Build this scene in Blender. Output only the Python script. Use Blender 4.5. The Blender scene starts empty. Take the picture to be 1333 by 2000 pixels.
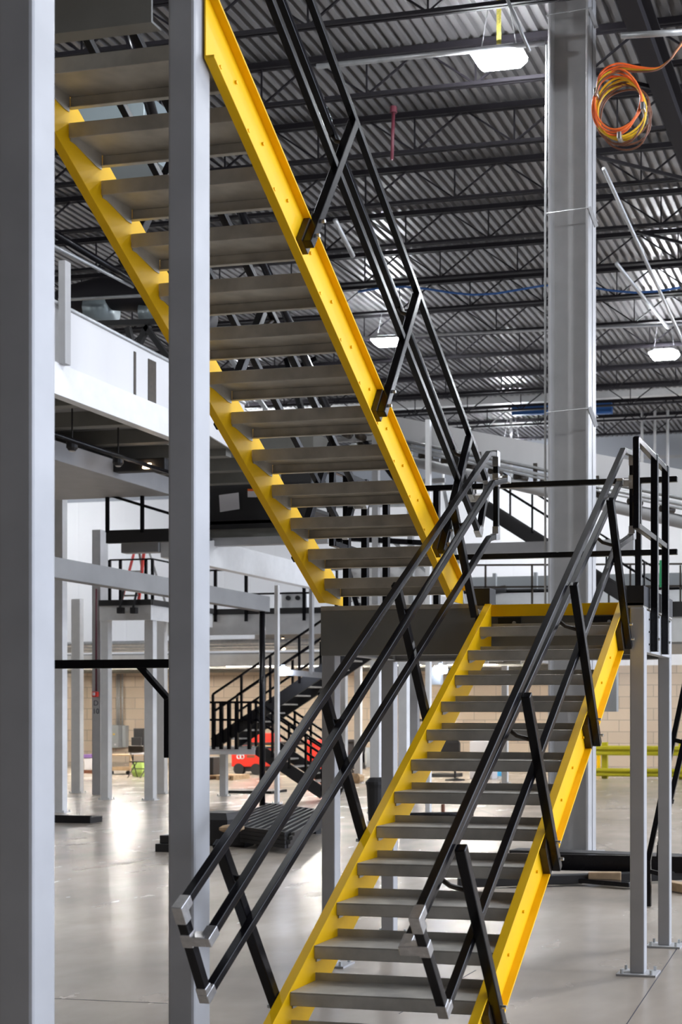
import bpy, bmesh, math, random
from mathutils import Vector
random.seed(7)
S = bpy.context.scene
COL = S.collection
# ------------------------------------------------------------------ camera
F, TH, HOR, HC, CX = 2562.0, -0.210, 1391.0, 1.87, 1200.0
cd = bpy.data.cameras.new('camera'); cam = bpy.data.objects.new('camera', cd); COL.objects.link(cam)
cam.location = (0, 0, HC); cam.rotation_euler = (math.pi/2, 0, -TH)
cd.sensor_fit = 'HORIZONTAL'; cd.sensor_width = 36.0; cd.lens = F/1333.0*36.0
cd.shift_x = -(CX-666.5)/1333.0; cd.shift_y = (HOR-1000.0)/1333.0
cd.clip_end = 300
cd.dof.use_dof = True; cd.dof.focus_distance = 9.0; cd.dof.aperture_fstop = 5.6
S.camera = cam
S.view_settings.view_transform = 'Standard'; S.view_settings.look = 'None'
S.view_settings.exposure = 0.0; S.view_settings.gamma = 1.0; S.view_settings.use_curve_mapping = False
# ------------------------------------------------------------------ world (bluish glow added on the unwalled right to light right-hand faces)
w = bpy.data.worlds.new('world'); S.world = w; w.use_nodes = True
nt = w.node_tree; nt.nodes.clear()
tc = nt.nodes.new('ShaderNodeTexCoord')
mr = nt.nodes.new('ShaderNodeMapRange'); mr.inputs['From Min'].default_value = 0.45; mr.inputs['From Max'].default_value = 0.9
mx = nt.nodes.new('ShaderNodeMix'); mx.data_type = 'RGBA'
mx.inputs['A'].default_value = (0.045, 0.044, 0.043, 1); mx.inputs['B'].default_value = (4.9, 5.4, 6.5, 1)
bg = nt.nodes.new('ShaderNodeBackground'); wo = nt.nodes.new('ShaderNodeOutputWorld')
dp = nt.nodes.new('ShaderNodeVectorMath'); dp.operation = 'DOT_PRODUCT'; dp.inputs[1].default_value = (0.87, 0.50, 0.0)
nt.links.new(tc.outputs['Generated'], dp.inputs[0]); nt.links.new(dp.outputs['Value'], mr.inputs['Value'])
nt.links.new(mr.outputs[0], mx.inputs['Factor']); nt.links.new(mx.outputs['Result'], bg.inputs['Color'])
bg.inputs['Strength'].default_value = 0.95
nt.links.new(bg.outputs[0], wo.inputs[0])
LAMP = 300.0          # emission of the high bay lenses

s_, c_ = math.sin(TH), math.cos(TH)
def ray(px, py):
    a = (px-CX)/F; b = (HOR-py)/F
    return a*c_+s_, -a*s_+c_, b
def atY(px, py, Y): v = ray(px, py); t = Y/v[1]; return Vector((v[0]*t, Y, HC+v[2]*t))
def atX(px, py, X): v = ray(px, py); t = X/v[0]; return Vector((X, v[1]*t, HC+v[2]*t))
def atZ(px, py, Z=0.0): v = ray(px, py); t = (Z-HC)/v[2]; return Vector((v[0]*t, v[1]*t, Z))
def atD(px, py, d): v = ray(px, py); return Vector((v[0]*d, v[1]*d, HC+v[2]*d))

# ------------------------------------------------------------------ materials
def mat(name, col, rough=0.5, metal=0.0, var=0.0, scale=6.0, bump=0.0, bscale=60.0, emit=None, estr=0.0, spec=0.5, streak=False):
    m = bpy.data.materials.new(name); m.use_nodes = True
    n = m.node_tree; b = n.nodes['Principled BSDF']
    b.inputs['Base Color'].default_value = (*col, 1); b.inputs['Roughness'].default_value = rough
    b.inputs['Metallic'].default_value = metal
    b.inputs['Specular IOR Level'].default_value = spec
    t = n.nodes.new('ShaderNodeTexCoord')
    if var > 0:
        mp = n.nodes.new('ShaderNodeMapping'); n.links.new(t.outputs['Object'], mp.inputs[0])
        if streak: mp.inputs['Scale'].default_value = (1, 1, 0.15)
        no = n.nodes.new('ShaderNodeTexNoise'); no.inputs['Scale'].default_value = scale; no.inputs['Detail'].default_value = 5
        n.links.new(mp.outputs[0], no.inputs['Vector'])
        r = n.nodes.new('ShaderNodeMapRange'); r.inputs['From Min'].default_value = .3; r.inputs['From Max'].default_value = .7
        r.inputs['To Min'].default_value = 1-var; r.inputs['To Max'].default_value = 1+var
        n.links.new(no.outputs['Fac'], r.inputs['Value'])
        mm = n.nodes.new('ShaderNodeVectorMath'); mm.operation = 'SCALE'; mm.inputs[0].default_value = col
        n.links.new(r.outputs[0], mm.inputs['Scale']); n.links.new(mm.outputs[0], b.inputs['Base Color'])
    if bump > 0:
        n2 = n.nodes.new('ShaderNodeTexNoise'); n2.inputs['Scale'].default_value = bscale
        n.links.new(t.outputs['Object'], n2.inputs['Vector'])
        bp = n.nodes.new('ShaderNodeBump'); bp.inputs['Strength'].default_value = bump; bp.inputs['Distance'].default_value = .01
        n.links.new(n2.outputs['Fac'], bp.inputs['Height']); n.links.new(bp.outputs[0], b.inputs['Normal'])
    if emit:
        b.inputs['Emission Color'].default_value = (*emit, 1); b.inputs['Emission Strength'].default_value = estr
    return m
M = {}
M['yellow'] = mat('yellow_paint', (0.90, 0.52, 0.0), .5, var=.05, scale=5, spec=.25)
M['dull_yellow'] = mat('rack_guard_yellow', (0.52, 0.47, 0.012), .5)
M['grey_paint'] = mat('grey_column_paint', (0.44, 0.44, 0.445), .42, var=.08, scale=3)
M['beam_grey'] = mat('grey_beam_paint', (0.36, 0.36, 0.365), .5, var=.07, scale=3)
M['primer'] = mat('dark_grey_primer', (0.21, 0.205, 0.185), .55, var=.08, scale=4)
M['beam_dark'] = mat('mid_grey_beam_paint', (0.22, 0.22, 0.222), .5, var=.1, scale=2)
M['pale'] = mat('pale_grey_paint', (0.76, 0.765, 0.77), .5, var=.04)
M['white'] = mat('white_sheet_steel', (0.66, 0.66, 0.67), .5, var=.035, scale=2, streak=True)
M['black'] = mat('black_satin_steel', (0.006, 0.0055, 0.007), .22, spec=.24, var=.15, scale=10)
M['black_matte'] = mat('black_matte_steel', (0.018, 0.017, 0.018), .55)
M['rust_black'] = mat('black_steel_with_brown_bloom', (0.030, 0.020, 0.011), .5, var=.35, scale=20)
M['silver'] = mat('bare_aluminium', (0.50, 0.49, 0.48), .30, metal=.85, var=.12, scale=40)
M['bolt'] = mat('zinc_bolt', (0.6, 0.62, 0.62), .35, metal=.8)
M['galv'] = mat('galvanised_steel', (0.46, 0.47, 0.48), .45, metal=.5, var=.1, scale=12)
M['joist'] = mat('joist_primer', (0.018, 0.016, 0.020), .6, spec=.2)
M['deck'] = mat('galvanised_roof_deck', (0.31, 0.305, 0.31), .36, metal=.6, var=.12, scale=.8)
M['orange'] = mat('orange_cable', (0.85, 0.16, 0.03), .4)
M['cable_yellow'] = mat('yellow_cable', (0.75, 0.48, 0.02), .4)
M['brown'] = mat('brown_cable', (0.16, 0.06, 0.03), .5)
M['red'] = mat('red_paint', (0.80, 0.035, 0.02), .4)
M['red_pipe'] = mat('maroon_pipe', (0.10, 0.018, 0.03), .5)
M['wood'] = mat('raw_timber', (0.42, 0.29, 0.17), .7, var=.2, scale=9)
M['paper'] = mat('white_paper', (0.68, 0.66, 0.68), .8)
M['blue'] = mat('blue_plastic', (0.02, 0.10, 0.32), .5)
M['ltblue'] = mat('light_blue_plastic', (0.05, 0.38, 0.75), .5)
M['green'] = mat('green_sign', (0.02, 0.32, 0.12), .5)
M['hivis'] = mat('lime_fabric', (0.45, 0.62, 0.15), .8)
M['box_grey'] = mat('enclosure_grey', (0.33, 0.35, 0.36), .5)
M['ink'] = mat('dark_lettering', (0.04, 0.04, 0.06), .6)
M['tape'] = mat('yellow_strap', (0.62, 0.55, 0.12), .7, var=.3, scale=30)
M['duct'] = mat('blue_grey_duct', (0.32, 0.38, 0.40), .35, metal=.3)
M['lens'] = mat('lamp_lens', (0.9, 0.9, 0.9), .4, emit=(0.93, 0.96, 1.0), estr=LAMP)
M['lens_small'] = mat('small_lamp_lens', (0.9, 0.9, 0.9), .4, emit=(0.75, 0.82, 1.0), estr=28)
M['warm'] = mat('warm_lamp_lens', (0.9, 0.8, 0.7), .4, emit=(1.0, 0.72, 0.45), estr=14)
M['lens_strip'] = mat('fill_strip_tube', (0.9, 0.9, 0.9), .4, emit=(1.0, 0.95, 0.86), estr=260)
M['purple'] = mat('violet_packaging', (0.22, 0.12, 0.35), .6)

# galvanised diamond plate treads
def tread_mat():
    m = mat('galvanised_tread_plate', (0.47, 0.445, 0.395), .45, metal=.2, var=.2, scale=7)
    n = m.node_tree; b = n.nodes['Principled BSDF']
    t = n.nodes.new('ShaderNodeTexCoord'); mp = n.nodes.new('ShaderNodeMapping')
    mp.inputs['Rotation'].default_value = (0, 0, math.radians(45)); mp.inputs['Scale'].default_value = (55, 55, 1)
    n.links.new(t.outputs['Object'], mp.inputs[0])
    ck = n.nodes.new('ShaderNodeTexChecker'); ck.inputs['Scale'].default_value = 1.0
    n.links.new(mp.outputs[0], ck.inputs['Vector'])
    bp = n.nodes.new('ShaderNodeBump'); bp.inputs['Strength'].default_value = .25; bp.inputs['Distance'].default_value = .002
    n.links.new(ck.outputs['Fac'], bp.inputs['Height']); n.links.new(bp.outputs[0], b.inputs['Normal'])
    return m
M['tread'] = tread_mat()
def floor_mat():
    m = mat('polished_concrete', (0.41, 0.365, 0.315), .2)
    n = m.node_tree; b = n.nodes['Principled BSDF']; L = n.links.new
    t = n.nodes.new('ShaderNodeTexCoord')
    def noise(scale, det, sc=(1, 1, 1), dist=0):
        mp = n.nodes.new('ShaderNodeMapping'); mp.inputs['Scale'].default_value = sc; L(t.outputs['Object'], mp.inputs[0])
        o = n.nodes.new('ShaderNodeTexNoise'); o.inputs['Scale'].default_value = scale; o.inputs['Detail'].default_value = det
        o.inputs['Distortion'].default_value = dist; L(mp.outputs[0], o.inputs['Vector']); return o
    a = noise(.5, 5, (1, 1, 1), .3); g = noise(2.2, 4, (1, .5, 1), .2)
    r1 = n.nodes.new('ShaderNodeMapRange'); r1.inputs['From Min'].default_value = .2; r1.inputs['From Max'].default_value = .8
    r1.inputs['To Min'].default_value = .6; r1.inputs['To Max'].default_value = 1.28; L(a.outputs['Fac'], r1.inputs['Value'])
    r2 = n.nodes.new('ShaderNodeMapRange'); r2.inputs['From Min'].default_value = .2; r2.inputs['From Max'].default_value = .8
    r2.inputs['To Min'].default_value = .88; r2.inputs['To Max'].default_value = 1.1; L(g.outputs['Fac'], r2.inputs['Value'])
    mu = n.nodes.new('ShaderNodeMath'); mu.operation = 'MULTIPLY'; L(r1.outputs[0], mu.inputs[0]); L(r2.outputs[0], mu.inputs[1])
    v = n.nodes.new('ShaderNodeVectorMath'); v.operation = 'SCALE'; v.inputs[0].default_value = (0.455, 0.395, 0.33)
    L(mu.outputs[0], v.inputs['Scale']); L(v.outputs[0], b.inputs['Base Color'])
    r3 = n.nodes.new('ShaderNodeMapRange'); r3.inputs['From Min'].default_value = .2; r3.inputs['From Max'].default_value = .8
    r3.inputs['To Min'].default_value = .2; r3.inputs['To Max'].default_value = .3; L(g.outputs['Fac'], r3.inputs['Value'])
    L(r3.outputs[0], b.inputs['Roughness'])
    return m
M['floor'] = floor_mat()
def block_mat():
    m = mat('painted_concrete_block', (0.5, 0.42, 0.34), .8)
    n = m.node_tree; b = n.nodes['Principled BSDF']; L = n.links.new
    t = n.nodes.new('ShaderNodeTexCoord'); sp = n.nodes.new('ShaderNodeSeparateXYZ'); cb = n.nodes.new('ShaderNodeCombineXYZ')
    L(t.outputs['Object'], sp.inputs[0]); L(sp.outputs['X'], cb.inputs['X']); L(sp.outputs['Z'], cb.inputs['Y'])
    br = n.nodes.new('ShaderNodeTexBrick'); br.inputs['Scale'].default_value = 1.0
    br.inputs['Color1'].default_value = (0.60, 0.49, 0.38, 1); br.inputs['Color2'].default_value = (0.52, 0.425, 0.335, 1)
    br.inputs['Mortar'].default_value = (0.33, 0.28, 0.23, 1); br.inputs['Mortar Size'].default_value = .012
    br.inputs['Brick Width'].default_value = .8; br.inputs['Row Height'].default_value = .4
    L(cb.outputs[0], br.inputs['Vector']); L(br.outputs['Color'], b.inputs['Base Color'])
    return m
M['block'] = block_mat()
def panel_mat(name, col, period, depth=.01):
    m = mat(name, col, .5)
    n = m.node_tree; b = n.nodes['Principled BSDF']; L = n.links.new
    t = n.nodes.new('ShaderNodeTexCoord'); sp = n.nodes.new('ShaderNodeSeparateXYZ'); L(t.outputs['Object'], sp.inputs[0])
    mo = n.nodes.new('ShaderNodeMath'); mo.operation = 'PINGPONG'; mo.inputs[1].default_value = period/2; L(sp.outputs['X'], mo.inputs[0])
    r = n.nodes.new('ShaderNodeMapRange'); r.inputs['From Max'].default_value = period*.06; L(mo.outputs[0], r.inputs['Value'])
    bp = n.nodes.new('ShaderNodeBump'); bp.inputs['Distance'].default_value = depth; bp.inputs['Strength'].default_value = .6
    L(r.outputs[0], bp.inputs['Height']); L(bp.outputs[0], b.inputs['Normal'])
    return m
M['wall_white'] = panel_mat('white_liner_panel', (0.88, 0.88, 0.90), 1.0)
M['wall_grey'] = panel_mat('grey_liner_panel', (0.34, 0.36, 0.40), 1.2)

# ------------------------------------------------------------------ mesh builder
class MB:
    def __init__(s): s.v = []; s.f = []
    def add(s, vs, fs):
        o = len(s.v); s.v += [Vector(v) for v in vs]; s.f += [tuple(i+o for i in f) for f in fs]; return s
    def box(s, x0, x1, y0, y1, z0, z1):
        return s.add([(x0,y0,z0),(x1,y0,z0),(x1,y1,z0),(x0,y1,z0),(x0,y0,z1),(x1,y0,z1),(x1,y1,z1),(x0,y1,z1)],
                     [(0,3,2,1),(4,5,6,7),(0,1,5,4),(1,2,6,5),(2,3,7,6),(3,0,4,7)])
    def bar(s, p, q, w, h=None, up=(0,0,1)):
        p, q = Vector(p), Vector(q); h = h or w; d = (q-p).normalized(); u = Vector(up)
        if abs(d.dot(u)) > .97: u = Vector((0,1,0)) if abs(d.y) < .9 else Vector((1,0,0))
        a = d.cross(u).normalized(); b = a.cross(d).normalized(); vs = []
        for c in (p, q):
            for i, j in ((-1,-1),(1,-1),(1,1),(-1,1)): vs.append(c+a*(w/2*i)+b*(h/2*j))
        return s.add(vs, [(0,3,2,1),(4,5,6,7),(0,1,5,4),(1,2,6,5),(2,3,7,6),(3,0,4,7)])
    def tube(s, p, q, r, n=10):
        p, q = Vector(p), Vector(q); d = (q-p).normalized(); u = Vector((0,0,1)) if abs(d.z) < .9 else Vector((1,0,0))
        a = d.cross(u).normalized(); b = a.cross(d); vs = []
        for c in (p, q):
            for k in range(n): t = 2*math.pi*k/n; vs.append(c+a*(r*math.cos(t))+b*(r*math.sin(t)))
        fs = [(k, (k+1) % n, n+(k+1) % n, n+k) for k in range(n)] + [tuple(range(n-1, -1, -1)), tuple(range(n, 2*n))]
        return s.add(vs, fs)
    def path(s, pts, r, n=8, closed=False):
        pts = [Vector(p) for p in pts]; N = len(pts); rings = []; o = len(s.v); prev = None
        for i, p in enumerate(pts):
            if closed: d = pts[(i+1) % N]-pts[i-1]
            else: d = pts[min(i+1, N-1)]-pts[max(i-1, 0)]
            d.normalize()
            if prev is None:
                u = Vector((0,0,1)) if abs(d.z) < .9 else Vector((1,0,0)); a = d.cross(u).normalized()
            else: a = (prev - d*prev.dot(d)).normalized()
            prev = a; b = d.cross(a)
            for k in range(n): t = 2*math.pi*k/n; s.v.append(p+a*(r*math.cos(t))+b*(r*math.sin(t)))
        for i in range(N if closed else N-1):
            j = (i+1) % N
            for k in range(n): s.f.append((o+i*n+k, o+i*n+(k+1) % n, o+j*n+(k+1) % n, o+j*n+k))
        if not closed: s.f.append(tuple(o+k for k in range(n-1, -1, -1))); s.f.append(tuple(o+(N-1)*n+k for k in range(n)))
        return s
    def prism(s, poly, ext):
        e = Vector(ext); n = len(poly); p = [Vector(v) for v in poly]
        return s.add(p+[v+e for v in p], [tuple(range(n-1, -1, -1)), tuple(range(n, 2*n))]+[(i, (i+1) % n, n+(i+1) % n, n+i) for i in range(n)])
    def yz(s, poly, x0, x1): return s.prism([(x0, y, z) for y, z in poly], (x1-x0, 0, 0))
    def lathe(s, c, prof, n=20):
        c = Vector(c); vs = []; m = len(prof)
        for r, z in prof:
            for k in range(n): t = 2*math.pi*k/n; vs.append(c+Vector((r*math.cos(t), r*math.sin(t), z)))
        fs = [(i*n+k, i*n+(k+1) % n, (i+1)*n+(k+1) % n, (i+1)*n+k) for i in range(m-1) for k in range(n)]
        fs += [tuple(range(n-1, -1, -1)), tuple(range((m-1)*n, m*n))]
        return s.add(vs, fs)
    def grow(s, c, size, cut=.25):       # faceted lump (wood end, bag, cushion)
        x, y, z = c; a, b, h = size
        k = cut
        prof = [(1-k, 0), (1, k), (1, 1-k), (1-k, 1)]
        vs = []
        for r, t in prof:
            for i, j in ((-1,-1),(1,-1),(1,1),(-1,1)): vs.append((x+a/2*i*r, y+b/2*j*r, z+h*t))
        fs = [(3,2,1,0), (12,13,14,15)] + [(q*4+k2, q*4+(k2+1) % 4, q*4+4+(k2+1) % 4, q*4+4+k2) for q in range(3) for k2 in range(4)]
        return s.add(vs, fs)

ORG = {}
def obj(name, mb, m, parent=None, bevel=0.0, smooth=False, label=None, seg=2):
    me = bpy.data.meshes.new(name)
    if parent is not None: o0 = ORG[parent]
    else:
        xs = [v.x for v in mb.v]; ys = [v.y for v in mb.v]; zs = [v.z for v in mb.v]
        o0 = Vector(((min(xs)+max(xs))/2, (min(ys)+max(ys))/2, min(zs)))
    me.from_pydata([tuple(v-o0) for v in mb.v], [], mb.f); me.update()
    bm = bmesh.new(); bm.from_mesh(me); bmesh.ops.recalc_face_normals(bm, faces=bm.faces); bm.to_mesh(me); bm.free()
    me.materials.append(M[m] if isinstance(m, str) else m)
    o = bpy.data.objects.new(name, me); COL.objects.link(o)
    if parent is not None: o.parent = parent
    else: o.location = o0
    ORG[o] = o0
    if smooth: me.polygons.foreach_set('use_smooth', [True]*len(me.polygons))
    if bevel > 0:
        b = o.modifiers.new('bevel', 'BEVEL'); b.width = bevel; b.segments = seg; b.limit_method = 'ANGLE'; b.angle_limit = .6
    if label: o['label'] = label
    return o
def thing(name, label, cat, loc, group=None):
    o = bpy.data.objects.new(name, None); COL.objects.link(o); o.location = loc; o.empty_display_size = .1
    ORG[o] = Vector(loc); o['label'] = label; o['category'] = cat
    if group: o['group'] = group
    return o
def tag(o, label, cat, group=None):
    o['label'] = label; o['category'] = cat
    if group: o['group'] = group
    return o
def struct(name, mb, m, bevel=0, label=None):
    o = obj(name, mb, m, bevel=bevel); o['kind'] = 'structure'
    if label: o['label'] = label
    return o
def dup(root, delta, label=None):
    def cp(o, par):
        c = o.copy(); COL.objects.link(c)
        if par is not None: c.parent = par
        ORG[c] = ORG[o]+Vector(delta)
        for ch in list(o.children): cp(ch, c)
        return c
    r = cp(root, None); r.location = Vector(root.location)+Vector(delta)
    if label: r['label'] = label
    return r

# ------------------------------------------------------------------ the hall
YB = 44.0
mb = MB().box(-46, 26, -14, YB+.4, -.2, 0); struct('floor', mb, 'floor', label='polished grey concrete slab floor')
cracks = []
def joint(a, b, wdt=.006):
    m = MB().bar((a[0], a[1], .0004), (b[0], b[1], .0004), wdt, .0016); return m
for k, (a, b) in enumerate([(atZ(1225, 2000), atZ(1333, 1838)), (atZ(1164, 1645), atZ(1260, 1684)), (atZ(100, 1950), atZ(328, 1960)),
                            (atZ(880, 1560), atZ(1020, 1612)), (atZ(1165, 1580), atZ(1333, 1580)), (atZ(780, 1980), atZ(930, 1895))]):
    o = struct('trim_%d' % (k+1), joint(a, b), 'ink', label='thin dark joint line in the concrete floor')
ZB = 3.47
struct('wall_back', MB().box(-46, 26, YB, YB+.4, 0, ZB), 'block', label='tan painted block lower part of the far wall')
struct('wall_back_upper', MB().box(-46, 26, YB+.02, YB+.4, ZB, 9.75), 'wall_white', label='white panelled middle part of the far wall')
struct('wall_back_top', MB().box(-46, 26, YB, YB+.4, 9.75, 11.7), 'wall_grey', label='grey panelled top of the far wall under the roof')
struct('trim_7', MB().box(-42, 26, YB-.05, YB, 10.5, 10.6), 'beam_grey', label='horizontal girt line on the far wall')
# corrugated roof deck
ZD = 11.32
prof = []; x = -44.0; p = .170
while x < 10:
    prof += [(x, ZD), (x+.46*p, ZD), (x+.54*p, ZD+.085), (x+.92*p, ZD+.085)]; x += p
dv = MB(); n = len(prof)
ys = [-14, 8, 16, 24, 32, YB]
for y in ys:
    for (xx, zz) in prof: dv.v.append(Vector((xx, y, zz)))
for j in range(len(ys)-1):
    for i in range(n-1): dv.f.append((j*n+i, j*n+i+1, (j+1)*n+i+1, (j+1)*n+i))
dv.box(-44, 10, -14, YB, ZD+.09, ZD+.16)
struct('ceiling', dv, 'deck', label='corrugated metal roof deck')
# bar joists
def joist_mesh(Y, x0, x1):
    m = MB(); zt = ZD-.02; zb = ZD-.66
    m.box(x0, x1, Y-.06, Y-.012, zt-.085, zt).box(x0, x1, Y+.012, Y+.06, zt-.085, zt)
    m.box(x0, x1, Y-.05, Y-.012, zb, zb+.05).box(x0, x1, Y+.012, Y+.05, zb, zb+.05)
    x = x0+.4; st = 1.63
    while x+st < x1:
        m.bar((x, Y, zb+.03), (x+st/2, Y, zt-.03), .026, .026); m.bar((x+st/2, Y, zt-.03), (x+st, Y, zb+.03), .026, .026)
        m.bar((x+st, Y, zb+.03), (x+st, Y, zt-.03), .022, .022); x += st
    return m
jg = 'bar joists carrying the roof deck'
for k in range(-7, 11):
    Y = 21.45+1.923*k
    if Y > YB-.8: continue
    tag(obj('roof_joist', joist_mesh(Y, -42, 8), 'joist'), 'dark open-web steel joist spanning under the corrugated roof deck', 'joist', jg)
# a lighter pair of beams near the far wall
for (py, lab) in ((777, 'pale grey horizontal roof beam, upper of the two near the far wall'), (822, 'pale grey horizontal roof beam, lower of the two near the far wall')):
    Y = 37.8 if py == 777 else 40.8
    q = atY(1000, py, Y)
    tag(obj('roof_beam', MB().box(-38, 8, Y-.1, Y+.1, q.z-.17, q.z+.17), 'pale'), lab, 'beam')
# roof girder running front to back on the right, with kick braces
t = thing('roof_girder', 'thick dark girder running front to back under the roof, right of the wide column', 'girder', (-3.05, 16, ZD-1.13))
obj('web', MB().box(-3.06, -3.04, 2, YB-.6, ZD-1.12, ZD-.68), 'joist', t)
for z in (ZD-1.13, ZD-.67): obj('flange', MB().box(-3.17, -2.93, 2, YB-.6, z-.012, z+.012), 'joist', t)
for Y, w3 in ((17.2, 'nearest'), (20.3, 'middle'), (23.6, 'farthest')):
    tag(obj('kick_brace', MB().bar((-4.6, Y, ZD-.64), (-3.1, Y+.1, ZD-1.1), .05, .05), 'joist'),
        'dark diagonal angle brace from a joist down to the thick roof girder, %s of three' % w3, 'brace', 'kick braces on the roof girder')
# conduits and pipes under the roof
def pipe(name, label, cat, pts, r, m, group=None):
    return tag(obj(name, MB().path(pts, r, 8), m, smooth=True), label, cat, group)
pipe('conduit', 'thin pale conduit crossing above the nearest high bay lamp', 'pipe', [atY(590, 52, 17.2), atY(1060, 3, 17.2)], .022, 'galv')
pipe('conduit', 'pale pipe crossing just behind the nearest high bay lamp', 'pipe', [atY(620, 130, 16.4), atY(1064, 84, 16.4)], .035, 'galv')
pipe('conduit', 'pale pipe crossing right of the wide column above the cable coil', 'pipe', [atY(1214, 70, 14.5), atY(1345, 62, 14.5)], .035, 'galv')
pipe('conduit', 'pale conduit crossing just above the far right high bay lamp', 'pipe', [atY(700, 660, 27.6), atY(1345, 633, 27.6)], .03, 'galv')
pipe('conduit', 'long pale conduit running away under the roof towards the far right lamp', 'pipe', [atX(1180, 330, -3.9)+Vector((0,0,0)), atX(1345, 690, -3.9)], .03, 'galv')
pipe('conduit', 'shorter pale conduit beside the long one above the far right lamp', 'pipe', [atX(1205, 515, -4.6), atX(1305, 640, -4.6)], .035, 'galv')
pipe('conduit', 'pale pipe running away above the stair rails near the roof', 'pipe', [atX(655, 430, -8.6), atX(690, 500, -8.6)], .04, 'galv')
pipe('blue_cable', 'blue cable strung across under the joists behind the wide column', 'cable',
     [atY(700+i*45, 570-18*math.sin(i*.9)*.5-i*.6, 25.2) for i in range(15)], .022, 'blue')
pipe('conduit', 'white conduit sloping down to the nearest high bay lamp', 'pipe', [atY(990, -5, 14.2), atY(1035, 100, 14.2)], .02, 'galv')
tag(obj('blue_tarp', MB().box(*(lambda a, b: (a.x, b.x, 37.52, 37.69, b.z, a.z))(atY(1000, 795, 37.5), atY(1085, 806, 37.5))), 'blue'),
    'blue wrapped bundle lying along the roof beam left of the wide column', 'bundle')
tag(obj('blue_tarp', MB().box(*(lambda a, b: (a.x, b.x, 37.52, 37.69, b.z, a.z))(atY(1150, 788, 37.5), atY(1195, 806, 37.5))), 'blue'),
    'blue wrapped bundle lying along the roof beam right of the wide column', 'bundle')
# sprinkler drop
t = thing('sprinkler_drop', 'dark red sprinkler pipe dropping from the roof above the stair rails', 'sprinkler', atY(769, 310, 18))
a, b = atY(769, 232, 18), atY(766, 312, 18); a = Vector((a.x, a.y, 10.62))
obj('pipe', MB().tube(a, b, .025), 'red_pipe', t, smooth=True); obj('head', MB().tube(a+Vector((0,0,-.03)), a+Vector((0,0,.06)), .05), 'red_pipe', t)
# high bay lamps
def high_bay(c, label, size=(.72, .42), lens='lens', cord=True, grp=None):
    x, y, z = c; a, b = size
    t = thing('high_bay_lamp', label, 'lamp', c, grp)
    h = MB(); h.add([(x-a*.5, y-b*.35, z), (x+a*.5, y-b*.35, z), (x+a*.5, y+b*.35, z), (x-a*.5, y+b*.35, z),
                     (x-a*.3, y-b*.2, z+.1), (x+a*.3, y-b*.2, z+.1), (x+a*.3, y+b*.2, z+.1), (x-a*.3, y+b*.2, z+.1)],
                    [(0,3,2,1),(4,5,6,7),(0,1,5,4),(1,2,6,5),(2,3,7,6),(3,0,4,7)])
    obj('housing', h, 'galv', t)
    l = MB(); l.add([(x-a*.5, y-b*.5, z-.005), (x+a*.5, y-b*.5, z-.005), (x+a*.5, y+b*.5, z-.005), (x-a*.5, y+b*.5, z-.005),
                     (x-a*.36, y-b*.36, z-.13), (x+a*.36, y-b*.36, z-.13), (x+a*.36, y+b*.36, z-.13), (x-a*.36, y+b*.36, z-.13)],
                    [(0,1,2,3),(7,6,5,4),(0,4,5,1),(1,5,6,2),(2,6,7,3),(3,7,4,0)])
    obj('lens', l, lens, t, bevel=.03)
    if cord:
        for sx_ in (-.35, .35): obj('hanger', MB().tube((x+sx_*a, y, z+.05), (x+sx_*a*.5, y, ZD-.03), .008, 6), 'galv', t)
    return t
p1 = atY(975, 108, 16.6)
L1 = high_bay(p1, 'nearest bright high bay lamp, left of the wide column at the top')
obj('strap', MB().bar(p1+Vector((.0,0,.1)), (p1.x, p1.y, ZD-.03), .06, .01), 'tape', L1, label='yellow tape strap')
ZL = p1.z
p2 = atY(757, 664, 29.0); high_bay(p2, 'glowing high bay lamp half hidden behind the leaning black stair post')
p3 = atY(1298, 690, 30.6); high_bay(p3, 'glowing high bay lamp at the right edge, right of the wide column')
k = 0
for X, Y in ((-20, 10), (-9, 11.5), (.5, 12.5), (5.5, 9), (4, 18), (-25, 18), (3, 25), (-28, 26), (-1, 33), (5, 33), (-30, 34), (-1.5, 39), (4.5, 39), (-31, 40), (-19, 36), (-12, 40.5)):  # extra unseen lamps, placed where the hall and far wall needed brightening
    high_bay((X, Y, ZL), 'extra high bay lamp added out of sight to brighten the hall', grp='high bay lamps added out of sight')

# ------------------------------------------------------------------ columns
def square_post(name, label, x0, x1, y0, y1, z0, z1, m='grey_paint', plate=.09, bev=.008, group=None, cap=False):
    t = thing(name, label, 'post', ((x0+x1)/2, (y0+y1)/2, z0), group)
    obj('shaft', MB().box(x0, x1, y0, y1, z0+.012, z1), m, t, bevel=bev)
    if plate:
        bp = obj('base_plate', MB().box(x0-plate, x1+plate, y0-plate*.6, y1+plate*.6, z0, z0+.014), m, t)
        for sx_ in (0, 1):
            for sy_ in (0, 1):
                cx_ = (x0-plate*.6, x1+plate*.6)[sx_]; cy_ = (y0-plate*.3, y1+plate*.3)[sy_]
                obj('anchor_bolt', MB().tube((cx_, cy_, z0+.014), (cx_, cy_, z0+.045), .011, 6), 'bolt', bp)
    return t
square_post('steel_column', 'large pale grey square column at the left edge, nearest the camera', -3.226, -3.08, 4.245, 4.385, 0, 5.9, bev=.014)
square_post('steel_column', 'large pale grey square column standing in front of the upper stair flight', -3.213, -3.08, 5.38, 5.528, 0, 5.9, bev=.014)
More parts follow.
